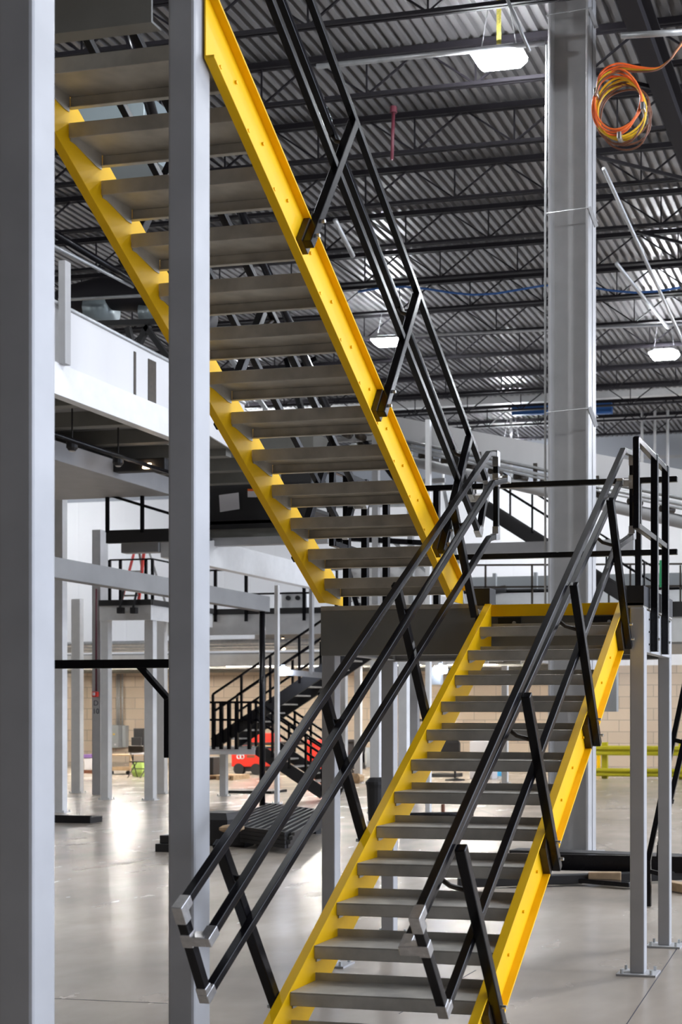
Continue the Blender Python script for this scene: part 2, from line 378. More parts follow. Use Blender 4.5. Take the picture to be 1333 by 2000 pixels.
# wide roof column
t = thing('roof_column', 'tall wide grey H-section roof column behind the landing', 'column', (-4.1, 16.9, 0))
a = atZ(1072, 1673); XL_ = atY(1071, 1600, 16.55).x; XR_ = atY(1150, 1600, 16.55).x
obj('web', MB().box(XL_, XR_, 16.76, 16.79, 0, ZD-.01), 'grey_paint', t)
obj('flange', MB().box(XL_, XL_+.035, 16.55, 17.0, 0, ZD-.01), 'grey_paint', t, bevel=.008)
obj('flange', MB().box(XR_-.035, XR_, 16.55, 17.0, 0, ZD-.01), 'grey_paint', t, bevel=.008)
obj('base_plate', MB().box(XL_-.1, XR_+.1, 16.45, 17.1, 0, .03), 'grey_paint', t)
for py in (22, 410, 800):
    z = atY(1110, py, 16.55).z
    obj('wire_band', MB().path([(XL_-.02, 16.53, z-.03), (XR_+.01, 16.53, z+.0), (XR_+.02, 17.02, z), (XL_-.02, 17.02, z)], .006, 6, True), 'galv', t)
    obj('bracket', MB().bar((XR_+.005, 16.56, z+.02), (XR_+.09, 16.62, z-.22), .03, .05), 'beam_grey', t)
pipe('conduit', 'thin vertical conduit on the left side of the wide roof column', 'pipe', [(XL_-.05, 16.6, 3.0), (XL_-.05, 16.6, 8.2), (XL_-.03, 16.6, 10.6)], .015, 'galv')

# ------------------------------------------------------------------ stair geometry
RUN, RISE = .2710, .1780
TA = RISE/RUN; CA = 1/math.sqrt(1+TA*TA); SA = TA*CA
def clip(poly, f):           # keep points with f >= 0
    out = []
    for i in range(len(poly)):
        a, b = poly[i-1], poly[i]; fa, fb = f(a), f(b)
        if (fa >= 0) != (fb >= 0):
            k = fa/(fa-fb); out.append((a[0]+(b[0]-a[0])*k, a[1]+(b[1]-a[1])*k))
        if fb >= 0: out.append(b)
    return out
class Flight:
    # s = coordinate along the slope, n = perpendicular, origin at (Y0, Z0); sg=+1 climbs away, -1 climbs towards the camera
    def __init__(s, Y0, Z0, sg): s.Y0, s.Z0, s.sg = Y0, Z0, sg
    def P(s, t, n): return (s.Y0+s.sg*t*CA-s.sg*n*SA, s.Z0+t*SA+n*CA)
    def V(s, X, t, n): y, z = s.P(t, n); return Vector((X, y, z))
    def inv(s, Y, Z): dy, dz = s.sg*(Y-s.Y0), Z-s.Z0; return dy*CA+dz*SA, -dy*SA+dz*CA
    def band(s, n0, n1, t0, t1, clips):
        p = [s.P(t0, n0), s.P(t1, n0), s.P(t1, n1), s.P(t0, n1)]
        for f in clips: p = clip(p, f)
        return p
low = Flight(9.138, 2.651, 1); upp = Flight(9.039, 2.651, -1)
DEP = .289
def stringer(fl, root, web0, out, n0, n1, t0, t1, clips, bolts):
    # web at x=web0, flanges reach 'out' away
    d = 1 if out > 0 else -1
    m = MB(); m.yz(fl.band(n0, n1, t0, t1, clips), web0, web0+d*.008)
    m.yz(fl.band(n1-.011, n1, t0, t1, clips), web0+d*.004, web0+out)
    m.yz(fl.band(n0, n0+.011, t0, t1, clips), web0+d*.004, web0+out)
    o = obj('stringer', m, 'yellow', root, bevel=.002)
    for (t, n) in bolts:
        q = fl.V(web0+d*.008, t, n)
        obj('bolt', MB().tube(q, q+Vector((d*.010, 0, 0)), .009, 6), 'yellow', o)
    return o
def tread(root, x0, x1, yn, ztop, sg, i):
    # nose at yn, going sg in Y for the depth; drop lip in front, upstand at the rear
    m = MB(); yr = yn+sg*DEP; t_ = .006
    ya, yb = sorted((yn, yr)); m.box(x0, x1, ya, yb, ztop-t_, ztop)
    ya, yb = sorted((yn, yn+sg*t_)); m.box(x0, x1, ya, yb, ztop-.068, ztop-t_)
    ya, yb = sorted((yn, yn+sg*.03)); m.box(x0, x1, ya, yb, ztop-.068, ztop-.062)
    ya, yb = sorted((yr-sg*t_, yr)); m.box(x0, x1, ya, yb, ztop-.035, ztop+.04)
    o = obj('tread', m, 'tread', root, bevel=.003)
    for xx in (x0, x1-.006):
        poly = [(yn+sg*.02, ztop-.006), (yr-sg*.01, ztop-.006), (yr-sg*.01, ztop-.045), (yr-sg*.05, ztop-.045), (yn+sg*.06, ztop-.085), (yn+sg*.02, ztop-.085)]
        obj('end_plate', MB().yz(poly, xx, xx+.006), 'tread', o)
    return o
# lower flight
LX0, LX1 = -2.861, -1.916
lo = thing('steel_staircase', 'lower yellow and grey steel stair flight climbing away from the camera to the landing', 'staircase', ((LX0+LX1)/2, 6.5, 0))
cl = [lambda p: p[1]-0.002, lambda p: 9.145-p[0]]
nl = 14
bl = []
for i in range(nl):
    y, z = 9.138-(i+1)*RUN, 2.651-(i+1)*RISE
    t, n_ = low.inv(y+.07, z-.05); bl.append((t, n_)); t, n_ = low.inv(y+.22, z-.05); bl.append((t, n_))
bl = [b for b in bl if low.P(*b)[1] > .1]
stringer(low, lo, LX0, -.05, -.27, .003, -6, .3, cl, bl)
stringer(low, lo, LX1, .05, -.27, .003, -6, .3, cl, bl)
for i in range(nl): tread(lo, LX0+.001, LX1-.001, 9.138-(i+1)*RUN, 2.651-(i+1)*RISE, 1, i)
obj('top_header', MB().box(LX0, LX1, 9.139, 9.147, 2.565, 2.651).box(LX0, LX1, 9.147, 9.20, 2.643, 2.651), 'yellow', lo, bevel=.002)
# upper flight (climbs towards the camera)
UX0, UX1 = -3.996, -3.070
up = thing('steel_staircase', 'upper yellow and grey steel stair flight seen from underneath, climbing towards the camera', 'staircase', ((UX0+UX1)/2, 9.0, 2.65))
cu = [lambda p: p[1]-2.656, lambda p: 9.10-p[0], lambda p: p[0]-5.45]
nu = 13
bu = []
for j in range(1, nu+1):
    y, z = 9.039-j*RUN, 2.651+j*RISE
    t, n_ = upp.inv(y+.06, z-.10); bu.append((t, n_)); t, n_ = upp.inv(y+.21, z-.10); bu.append((t, n_))
bu = [b for b in bu if -.1 < b[1] < .11]
stringer(upp, up, UX0, -.05, -.135, .130, -.6, 6, cu, bu)
stringer(upp, up, UX1, .05, -.135, .130, -.6, 6, cu, bu)
for j in range(1, nu+1): tread(up, UX0+.001, UX1-.001, 9.039-j*RUN+DEP, 2.651+j*RISE-.04, -1, j)

# ------------------------------------------------------------------ railings
TW = .040
def conn(root, pts, w=.048):      # bare aluminium elbow / tee made of short square sleeves
    m = MB()
    for a, b in pts: m.bar(a, b, w, w, up=(0.02, -.5, 1))
    return obj('corner_connector', m, 'silver', root, bevel=.003, label='bare aluminium corner connector')
def post(fl, root, X, web, t, n0, n1, side):
    d = 1 if side > 0 else -1
    m = MB().bar(fl.V(X, t, n0), fl.V(X, t, n1), .05, .05, up=(0, 1, 0))
    # orient with the slope
    m = MB(); a = fl.V(X, t, n0); b = fl.V(X, t, n1); m.bar(a, b, .05, .05, up=(1, 0, 0))
    o = obj('post', m, 'black', root, bevel=.005)
    p = MB(); poly = [fl.P(t-.06, n0+.0), fl.P(t+.035, n0), fl.P(t+.035, n0+.235), fl.P(t-.02, n0+.235), fl.P(t-.06, n0+.19)]
    xa = web+d*.010; xb = X-d*.024
    p.yz(poly, min(xa, xb), max(xa, xb))
    obj('mounting_plate', p, 'rust_black', o, bevel=.003)
    for nn in (.07, .19):
        for q in (fl.V(X+d*.025, t, n0+nn), ):
            obj('bolt', MB().tube(q, q+Vector((d*.022, 0, 0)), .010, 6), 'bolt', o)
    return o
def bracket(fl, root, X, Xg, t, n, sgn):
    m = MB().path([fl.V(X+(Xg-X)*.2, t, n-.10), fl.V(X+(Xg-X)*.75, t, n-.09), fl.V(Xg, t, n-.02)], .011, 8)
    return obj('rail_bracket', m, 'rust_black', root, smooth=True)
def guard(label, fl, X, Xg, web, side, T0, T1, Lw0, Lw1, G0, G1, posts, nb, ptop, topstyle=None, root_loc=None, Xp=None):
    Xp = X if Xp is None else Xp
    r = thing('stair_railing', label, 'railing', root_loc)
    V = lambda q, x=X: Vector((x, q[0], q[1]))
    U = (0, -.5*fl.sg, 1)
    obj('top_rail', MB().bar(V(T0), V(T1), TW, TW, up=U), 'black', r, bevel=.004)
    obj('lower_rail', MB().bar(V(Lw0), V(Lw1), TW, TW, up=U), 'black', r, bevel=.004)
    a, b = V(T0), V(Lw0); e = (b-a).normalized(); k = (Vector((0, G0[0]-T0[0], G0[1]-T0[1]))).dot(e)
    g = a+e*k; G0 = (g.y, g.z)
    obj('grab_rail', MB().bar(V(G0, Xg), V(G1, Xg), TW, TW, up=U), 'black', r, bevel=.004)
    dT = (V(T1)-V(T0)).normalized()
    for t in posts:
        # end of the post just under the top rail
        post(fl, r, Xp, web, t, nb, ptop(t), side)
        y, z = fl.P(t, 0)
        g0, g1 = V(G0, Xg), V(G1, Xg); k = ((fl.P(t, .85)[0])-g0.y)/(g1.y-g0.y); q = g0+(g1-g0)*k
        if 0 < k < 1:
            (ta, na), (tb, nb_) = fl.inv(*G0), fl.inv(*G1); ng = na+(nb_-na)*(t-ta)/(tb-ta)
            m = MB().path([fl.V(Xp+(Xg-Xp)*.15, t, ng-.085), fl.V(Xp+(Xg-Xp)*.7, t, ng-.06), fl.V(Xg, t, ng-.018)], .012, 8)
            obj('rail_bracket', m, 'rust_black', r, smooth=True)
    # end frame at the start of the rails
    a, b = V(T0), V(Lw0); e = (b-a).normalized(); k = (Vector((0, G0[0]-T0[0], G0[1]-T0[1]))).dot(e)
    g = a+e*k; gg = V(G0, Xg)
    obj('end_post', MB().bar(a, b, .042, .042, up=(1, 0, 0)), 'black', r, bevel=.004)
    conn(r, [(a-dT*.024, a+dT*.062), (a-e*.02, a+e*.065)])
    conn(r, [(b-dT*.024, b+dT*.05), (b-e*.055, b+e*.024)])
    conn(r, [(g-e*.033, g+e*.033), (g, Vector((Xg, g.y, g.z))), (Vector((Xg, g.y, g.z))-dT*.024, Vector((Xg, g.y, g.z))+dT*.06)])
    return r
def ntop(fl, A, B):
    (tA, nA), (tB, nB) = fl.inv(*A), fl.inv(*B)
    return lambda t: nA+(nB-nA)*(t-tA)/(tB-tA)-.02
def tpos(fl, Y, Z): return fl.inv(Y, Z)[0]
sref = 9.138*.836+2.651*.549
# left guard of lower flight
def yz(v): return (v.y, v.z)
def lower_guard(label, Xp, Xr, Xg, web, side, T0, T1, L0, L1, G0, G1, ps, ve, vt, vb, vg):
    T0, T1, L0, L1 = (yz(atX(p[0], p[1], Xr)) for p in (T0, T1, L0, L1)); G0, G1 = (yz(atX(p[0], p[1], Xg)) for p in (G0, G1))
    r = guard(label, low, Xr, Xg, web, side, T0, T1, L0, L1, G0, G1, [s-sref for s in ps], -.27, ntop(low, T0, T1), root_loc=(Xr, T0[0], L0[1]), Xp=Xp)
    YE = atX(ve, vt, Xr).y
    topend(r, Xr, Xg, T1, YE, atX(ve, vt, Xr).z, atX(ve, vb, Xr).z, L1, G1, atX(ve, vg, Xr).z)
    return r
def topend(r, X, Xg, T1, YE, zt, zb, L1, G1, zg):
    A = Vector((X, T1[0], T1[1])); B = Vector((X, YE, zt)); Cc = Vector((X, YE, zb))
    obj('rail_return', MB().bar(A, B, TW, TW), 'black', r, bevel=.004)
    obj('end_post', MB().bar(B, Cc, .04, .04, up=(0, 1, 0)), 'black', r, bevel=.004)
    conn(r, [(B+Vector((0, .022, 0)), B-Vector((0, .05, 0))), (B+Vector((0, 0, .02)), B-Vector((0, 0, .09)))])
    Lp = Vector((X, L1[0], L1[1]))
    conn(r, [(Cc+Vector((0, .022, 0)), Cc+(Lp-Cc).normalized()*.07), (Cc-Vector((0, 0, .022)), Cc+Vector((0, 0, .07)))])
    obj('rail_return', MB().bar(Lp, Cc, TW, TW), 'black', r, bevel=.004)
    Gp = Vector((Xg, G1[0], G1[1])); Ge = Vector((Xg, YE, zg)); Gm = Vector((X, YE, zg))
    obj('rail_return', MB().bar(Gp, Ge, TW, TW), 'black', r, bevel=.004)
    conn(r, [(Gm, Ge), (Ge+Vector((0, .022, 0)), Ge-Vector((0, .06, 0))), (Gm-Vector((0, 0, .05)), Gm+Vector((0, 0, .05)))])
lower_guard('black stair railing on the left side of the lower flight with aluminium corner connectors', -2.940, -2.893, -2.808, LX0, -1,
      (352, 1775), (955, 886), (402, 1945), (955, 1052), (410, 1828), (962, 944), (5.18, 6.47, 7.70, 8.93), 970, 888, 1047, 938)
lower_guard('black stair railing on the right side of the lower flight, nearest the camera', -1.840, -1.886, -1.97, LX1, 1,
      (814, 1795), (1218, 880), (868, 1975), (1203, 1070), (797, 1842), (1210, 945), (5.25, 6.49, 7.71, 8.92), 1236, 886, 1046, 942)
# right guard of upper flight
XUg = -3.0
sru = -9.039*.836+2.651*.549
upo = [s-sru for s in (-2.97, -4.18, -5.45)]
def UP(t, n): return upp.P(t, n)
T0 = UP(.14, 1.035); T1 = UP(5.2, 1.035)
nn = lambda t: 1.01
guard('black stair railing on the right side of the upper flight with leaning posts', upp, XUg, XUg-.10, UX1, 1,
      T0, T1, UP(.10, .585), UP(5.2, .585), UP(.14, .91), UP(5.2, .91), upo, -.06, nn, root_loc=(XUg, 9.0, 3.1))
XVg = UX0-.065
guard('black stair railing on the left side of the upper flight, mostly hidden by the treads', upp, XVg, XVg+.10, UX0, -1,
      UP(.14, 1.03), UP(5.2, 1.03), UP(.10, .60), UP(5.2, .60), UP(.14, .88), UP(5.2, .88), upo, -.10, nn, root_loc=(XVg, 9.0, 3.1))

# ------------------------------------------------------------------ landing
ld = thing('stair_landing', 'grey steel landing platform joining the two stair flights', 'landing', (-2.95, 9.7, 2.29))
obj('deck_plate', MB().box(-4.12, -1.74, 9.16, 10.40, 2.615, 2.648).box(-4.12, -2.97, 8.98, 9.16, 2.615, 2.648), 'tread', ld)
obj('front_beam', MB().box(-4.12, -2.93, 8.98, 8.992, 2.285, 2.614).box(-4.12, -2.93, 8.992, 9.07, 2.285, 2.297).box(-4.12, -2.93, 8.992, 9.07, 2.602, 2.614), 'primer', ld, bevel=.002)
obj('front_beam', MB().box(-2.93, -1.84, 9.22, 9.232, 2.285, 2.614).box(-2.93, -1.84, 9.232, 9.30, 2.285, 2.297), 'primer', ld, bevel=.002)
obj('side_beam', MB().box(-1.742, -1.73, 9.255, 10.29, 2.30, 2.60).box(-1.80, -1.742, 9.255, 10.29, 2.30, 2.31), 'grey_paint', ld, bevel=.002)
obj('side_beam', MB().box(-4.12, -4.108, 9.10, 10.29, 2.30, 2.60).box(-4.108, -4.05, 9.10, 10.29, 2.30, 2.31), 'grey_paint', ld, bevel=.002)
obj('back_beam', MB().box(-4.07, -1.835, 10.33, 10.34, 2.29, 2.61).box(-4.07, -1.835, 10.27, 10.33, 2.29, 2.30), 'beam_grey', ld, bevel=.002)
for x0, x1 in ((-2.83, -2.66), (-2.12, -1.95)):
    o = obj('hanger_plate', MB().box(x0, x1, 9.205, 9.217, 2.46, 2.56), 'black_matte', ld)
    obj('bolt', MB().tube(((x0+x1)/2+.04, 9.205, 2.52), ((x0+x1)/2+.04, 9.192, 2.52), .014, 8), 'bolt', o)
for k in range(3): obj('bolt', MB().tube((-1.730, 9.33, 2.54-.09*k), (-1.724, 9.33, 2.54-.09*k), .008, 6), 'black_matte', ld)
# toe boards
obj('toe_board', MB().box(-1.86, -1.735, 9.16, 9.17, 2.63, 2.77).box(-1.745, -1.735, 9.17, 10.4, 2.63, 2.77), 'black_matte', ld)
obj('toe_board', MB().box(-3.02, -2.875, 9.15, 9.30, 2.65, 2.775), 'black_matte', ld, bevel=.004)
obj('toe_board', MB().box(-4.12, -1.75, 10.39, 10.40, 2.65, 2.74), 'black_matte', ld)
# legs
square_post('support_post', 'grey square leg under the right front corner of the landing', -1.835, -1.73, 9.15, 9.255, 0, 2.615)
square_post('support_post', 'grey square leg under the right rear corner of the landing', -1.835, -1.74, 10.29, 10.39, 0, 2.60)
square_post('support_post', 'grey square leg under the left front corner of the landing', -4.12, -4.015, 8.995, 9.10, 0, 2.60)
square_post('support_post', 'grey square leg under the left rear corner of the landing', -4.18, -4.07, 10.29, 10.39, 0, 2.60)
# landing guards
g = thing('landing_railing', 'black guard railing along the back edge of the landing', 'railing', (-2.9, 10.43, 2.65))
ZT, ZM = 3.745, 3.16
obj('top_rail', MB().bar((-4.2, 10.43, ZT), (-1.70, 10.43, ZT), .045), 'black', g, bevel=.004)
obj('middle_rail', MB().bar((-4.2, 10.43, ZM), (-1.70, 10.43, ZM), .045), 'black', g, bevel=.004)
for xx in (-3.74, -2.02): obj('post', MB().bar((xx, 10.43, 2.5), (xx, 10.43, ZT-.02), .05), 'black', g, bevel=.004)
def side_guard(X, label, ys, yf, ztop, zlow, sgn):
    g = thing('landing_railing', label, 'railing', (X, ys[0], 2.3))
    for y in ys:
        o = obj('post', MB().bar((X, y, 2.31), (X, y, ztop), .052, .052, up=(0, 1, 0)), 'black', g, bevel=.005)
        for z in (2.40, 2.56): obj('bolt', MB().tube((X+sgn*.026, y, z), (X+sgn*.04, y, z), .01, 6), 'bolt', o)
    obj('top_rail', MB().bar((X, yf, ztop-.03), (X, ys[-1], ztop-.03), .042), 'black', g, bevel=.004)
    obj('middle_rail', MB().bar((X, yf, zlow), (X, ys[-1], zlow), .042), 'black', g, bevel=.004)
    obj('loop_post', MB().bar((X, yf, ztop-.02), (X, yf, zlow-.02), .042, .042, up=(0, 1, 0)), 'black', g, bevel=.004)
    return g
side_guard(-1.70, 'black guard railing on the right side of the landing with a closed loop end', (9.40, 9.86), 8.70, 3.745, 3.13, 1)
side_guard(-4.17, 'black guard railing on the left side of the landing seen between treads', (9.57, 9.93, 10.38), 9.3, 3.745, 3.15, -1)

# upper landing carried by the two near columns
ul = thing('stair_landing', 'dark underside of the upper landing at the top left corner', 'landing', (-3.6, 4.6, 4.85))
obj('header_beam', MB().box(-4.06, -3.22, 5.26, 5.272, 4.93, 5.13).box(-4.06, -3.22, 5.272, 5.34, 4.93, 4.94).box(-4.06, -3.22, 5.272, 5.34, 5.12, 5.13), 'primer', ul)
obj('deck_plate', MB().box(-4.06, -3.22, 3.9, 5.26, 5.12, 5.15), 'tread', ul)
obj('side_beam', MB().box(-4.07, -4.06, 3.9, 5.27, 4.93, 5.13), 'beam_grey', ul)
obj('cross_beam', MB().box(-4.06, -3.22, 4.55, 4.60, 4.95, 5.12), 'primer', ul)

# ------------------------------------------------------------------ black brace frame between the two near columns
Yq = 11.5
t = thing('brace_frame', 'black steel frame with a diagonal brace seen between the two near columns', 'frame', atY(200, 1300, Yq))
a, b = atY(95, 1298, Yq), atY(345, 1296, Yq)
obj('cross_bar', MB().bar(a, b, .085, .085), 'black', t, bevel=.005)
obj('diagonal', MB().bar(atY(272, 1300, Yq), atY(330, 1366, Yq), .05, .07, up=(0, 1, 0)), 'black', t, bevel=.005)
obj('upright', MB().bar(atY(327, 1362, Yq), atY(327, 1480, Yq), .05, .05, up=(0, 1, 0)), 'black', t, bevel=.005)
obj('hanger', MB().bar(atY(350, 1296, Yq), Vector((atY(350, 1296, Yq).x, Yq, 0)), .05, .05, up=(0, 1, 0)), 'black', t, bevel=.005)

# ------------------------------------------------------------------ long beams and mezzanine on the left
XB = -10.45
tag(obj('mezzanine_beam', MB().box(XB-.18, XB, 13.2, 20.75, 3.585, 3.85), 'beam_dark', bevel=.01), 'grey box beam at head height ending above the round black pole', 'beam')
e = thing('pole', 'slim dark pole standing under the rusty end of the grey box beam', 'post', (XB-.1, 20.6, 0))
obj('shaft', MB().tube((XB-.08, 20.62, .012), (XB-.08, 20.62, 3.585), .05, 16), 'black', e, smooth=True)
obj('base_plate', MB().box(XB-.2, XB+.04, 20.5, 20.74, 0, .012), 'black_matte', e)
XC = -12.30
zc0, zc1 = 4.56, 5.05
tag(obj('mezzanine_beam', MB().box(XC-.2, XC, 20.7, 27.6, zc0, zc1), 'pale', bevel=.012), 'pale grey deep beam running away behind the upper stair flight', 'beam')
a = atY(239, 1059, 20.7); b = atY(330, 1078, 20.7)
tag(obj('mezzanine_beam', MB().box(a.x, XC-.21, 20.66, 20.84, b.z, a.z), 'beam_grey', bevel=.008), 'short grey cross beam above the red stepladder', 'beam')
# upper mezzanine: edge beam, deck, joists
ZM0, ZM1 = 5.93, 6.34
mz = thing('mezzanine_floor', 'raised mezzanine floor with pale edge beam at the left, dark underside', 'mezzanine', (-13, 17, 5.9))
obj('edge_beam', MB().box(XB-.02, XB, 10.5, 18.3, ZM0, ZM1).box(XB-.16, XB-.02, 10.5, 18.3, ZM0, ZM0+.025).box(XB-.16, XB-.02, 10.5, 18.3, ZM1-.025, ZM1), 'pale', mz, bevel=.003)
obj('deck_underside', MB().box(-17.5, XB-.17, 10.5, 21.5, ZM1-.08, ZM1-.02), 'beam_grey', mz)
for k in range(9):
    obj('joist', MB().box(-17.5, XB-.17, 11.0+k*1.22, 11.18+k*1.22, ZM1-.30, ZM1-.081), 'primer', mz)
obj('far_edge_beam', MB().box(-17.5, XB-.17, 21.3, 21.5, ZM0, ZM1-.08), 'primer', mz)
# white conveyor side panel standing on the mezzanine
cv = thing('conveyor', 'long white sheet-metal conveyor side running away above the left mezzanine beam', 'conveyor', (XB-.3, 16, 6.4))
XP = XB-.06
pts = [atX(98, 588, XP), atX(330, 708, XP), atX(478, 790, XP), atX(478, 893, XP), atX(330, 786, XP), atX(98, 660, XP)]
pts = [(p.y, ZM1+.002 if i in (4, 5) else p.z) for i, p in enumerate(pts)]
m = MB().yz(pts, XP-.03, XP); obj('side_panel', m, 'white', cv)
m2 = MB().yz(pts, XP-.93, XP-.90); obj('side_panel', m2, 'white', cv)
def pan(px): # point on panel top
    return atX(px, 588+(px-98)*(708-588)/232., XP)
a, b = pan(98), pan(330)
bot = MB().yz([(pts[5][0], pts[5][1]+.02), (pts[4][0], pts[4][1]+.02), (pts[3][0], pts[3][1]+.02), (pts[3][0], pts[3][1]+.08), (pts[4][0], pts[4][1]+.08), (pts[5][0], pts[5][1]+.08)], XP-.9, XP-.03)
obj('bed', bot, 'primer', cv)
obj('edge_tube', MB().path([Vector((XP, p[0], p[1]+.02)) for p in pts[:3]], .03, 10), 'galv', cv, smooth=True)
for px, w_ in ((261, .012), (289, .05)):
    q = pan(px); obj('seam', MB().box(XP, XP+.012, q.y, q.y+w_*4, ZM1+.01, q.z-.1), 'rust_black', cv)
# upright steel section by the near column
q = atX(122, 600, XB+.05)
mzp = thing('upright_post', 'grey channel upright standing on the mezzanine edge beside the left column', 'post', (q.x, q.y, ZM1))
zt_ = atX(122, 508, XB+.05).z
obj('channel', MB().box(XB-.01, XB+.09, q.y, q.y+.12, ZM0+.4, zt_), 'beam_grey', mzp, bevel=.006)
# pipe under deck and duct
pipe('pipe', 'black pipe hung below the mezzanine floor edge', 'pipe', [atX(95, 845, -11.0), atX(345, 928, -11.0)], .035, 'black')
dy0, dy1 = atX(100, 860, -12.0), atX(400, 1000, -12.0)
tag(obj('air_duct', MB().box(-14.2, -12.0, dy0.y, 20.3, 5.56, 5.85), 'beam_grey', bevel=.01), 'large flat grey duct under the mezzanine floor at the left', 'duct')
for k, (px, py) in enumerate(((141, 872), (231, 902))):
    q = atX(px, py, -11.6)
    t = thing('spot_fitting', 'small black spot fitting hanging from the mezzanine, %s' % ('beside the left column' if k == 0 else 'above the black platform railing'), 'lamp', q)
    obj('body', MB().lathe(q, [(.03, .12), (.075, .1), (.08, -.02), (.05, -.06)], 12), 'black_matte', t); obj('stem', MB().tube(q+Vector((0,0,.1)), q+Vector((0,0,.6)), .012, 6), 'black_matte', t)
    obj('glass', MB().lathe(q+Vector((.0, -.0, -.065)), [(.045, 0), (.03, -.01)], 10), 'silver', t)
q = atX(286, 911, -11.4)
t = thing('work_light', 'small lit work light under the mezzanine left of the second column', 'lamp', q)
obj('body', MB().box(q.x-.6, q.x+.3, q.y+.03, q.y+.2, q.z-.06, q.z+.14), 'black_matte', t, bevel=.02); obj('lens', MB().box(q.x-.06, q.x+.07, q.y-.01, q.y+.03, q.z-.03, q.z+.05), 'warm', t)
# black platform with rail behind the two columns
Yp = 20.2
pf = thing('access_platform', 'black access platform with tube railing hung under the mezzanine at the left', 'platform', atY(260, 1057, Yp))
a, b = atY(207, 1036, Yp), atY(345, 1057, Yp)
obj('edge_channel', MB().box(a.x, b.x, Yp, Yp+.08, b.z, a.z), 'black_matte', pf)
obj('deck_plate', MB().box(a.x, b.x, Yp+.08, Yp+1.2, a.z-.06, a.z-.02), 'black_matte', pf)
for px, y0, y1 in ((210, 895, 1040), (278, 922, 1040)):
    obj('post', MB().bar(atY(px, y0, Yp), atY(px, y1, Yp), .05, .05, up=(0, 1, 0)), 'black', pf)
for ya_, yb_ in ((897, 940), (966, 1004)):
    p0 = atY(210, ya_, Yp); X_ = p0.x; p1_ = atY(278, ya_+(yb_-ya_)*.55, Yp); p2_ = atY(345, yb_+3, Yp)
    obj('rail', MB().path([p0, p1_, p2_], .024, 8), 'black', pf, smooth=True)

# ------------------------------------------------------------------ far low platforms on pale posts
def far_post(px0, px1, base, top_py, label, m='pale', depth=.15, plate=.05):
    b0 = atZ(px0, base); b1 = atY(px1, base, b0.y); zt = atY(px0, top_py, b0.y).z
    return square_post('platform_post', label, b0.x, b1.x, b0.y, b0.y+depth, 0, zt, m, plate=plate, bev=.004)
far_post(104, 122, 1587, 852, 'tall pale post directly behind the left column')
far_post(139, 156, 1549, 1170, 'pale post left of the numbered column')
far_post(197, 211, 1562, 1184, 'pale post just right of the numbered column')
far_post(282, 299, 1563, 1184, 'pale post under the right corner of the white platform')
far_post(306, 321, 1550, 1195, 'pale post beside the dark second column edge')
far_post(429, 441, 1555, 1474, 'short pale post under the black stair half-landing', depth=.12)
far_post(536, 543, 1570, 1143, 'slim grey post in front of the far black stairs', depth=.09)
a = atY(604, 1150, 25.5); b = atY(610, 1318, 25.5)
tag(obj('hanger_post', MB().box(a.x, b.x, 25.5, 25.6, b.z, a.z), 'beam_grey'), 'slim grey hanger dropping from the pale beam to the lamp arm', 'post')
far_post(692, 704, 1530, 1290, 'white post behind the left railing of the lower flight')
far_post(723, 741, 1588, 1290, 'pale post beside the dark waste bin')
far_post(778, 795, 1600, 1290, 'pale post between the landing leg and the lower flight')
far_post(800, 816, 1560, 1290, 'grey post left of the small far lamp', m='beam_grey')
far_post(980, 991, 1530, 1300, 'white post seen between the lower treads')
far_post(665, 675, 1545, 1300, 'pale post just right of the left landing leg')
# numbered column
Yn = 26.6
a, b = atY(180, 1552, Yn), atY(196, 1552, Yn)
t = thing('numbered_column', 'grey roof column lettered D 10 with red alarm and maroon pipe', 'column', (a.x+.1, Yn, 0))
obj('web', MB().box(a.x+.01, b.x-.01, Yn+.0, Yn+.02, 0, 6.0), 'grey_paint', t)
obj('flange', MB().box(a.x, a.x+.015, Yn-.0, Yn+.3, 0, 6.0), 'grey_paint', t); obj('flange', MB().box(b.x-.015, b.x, Yn, Yn+.3, 0, 6.0), 'grey_paint', t)
def text_mesh(txt, size):
    cu = bpy.data.curves.new('txt', 'FONT'); cu.body = txt; cu.size = size; cu.extrude = .002; cu.align_x = 'CENTER'
    o = bpy.data.objects.new('txt', cu); COL.objects.link(o); bpy.context.view_layer.update()
    me = bpy.data.meshes.new_from_object(o.evaluated_get(bpy.context.evaluated_depsgraph_get()))
    bpy.data.objects.remove(o); return me
def letters(name, txt, size, pos, m, parent):
    me = text_mesh(txt, size); v = [Vector((q.co.x, -q.co.z, q.co.y))+pos for q in me.vertices]
    mb = MB(); mb.v = v; mb.f = [tuple(p.vertices) for p in me.polygons]; return obj(name, mb, m, parent)
q = atY(187.5, 1378, Yn-.004); letters('letter', 'D', .17, q, 'ink', t)
q = atY(187.5, 1394, Yn-.004); letters('numerals', '10', .17, q, 'ink', t)
qa, qb = atY(188, 1150, Yn-.05), atY(188, 1350, Yn-.05)
pipe('fire_pipe', 'maroon pipe running down the face of the numbered column', 'pipe', [qa, qb], .022, 'red_pipe')
q = atY(187, 1356, Yn-.02)
t = thing('fire_alarm', 'red alarm sounder on the numbered column above its letter', 'alarm', q)
obj('body', MB().box(q.x-.07, q.x+.07, Yn-.07, Yn-.001, q.z-.06, q.z+.06), 'red', t, bevel=.015); obj('strobe', MB().box(q.x-.03, q.x+.02, Yn-.1, Yn-.07, q.z-.03, q.z+.04), 'paper', t)
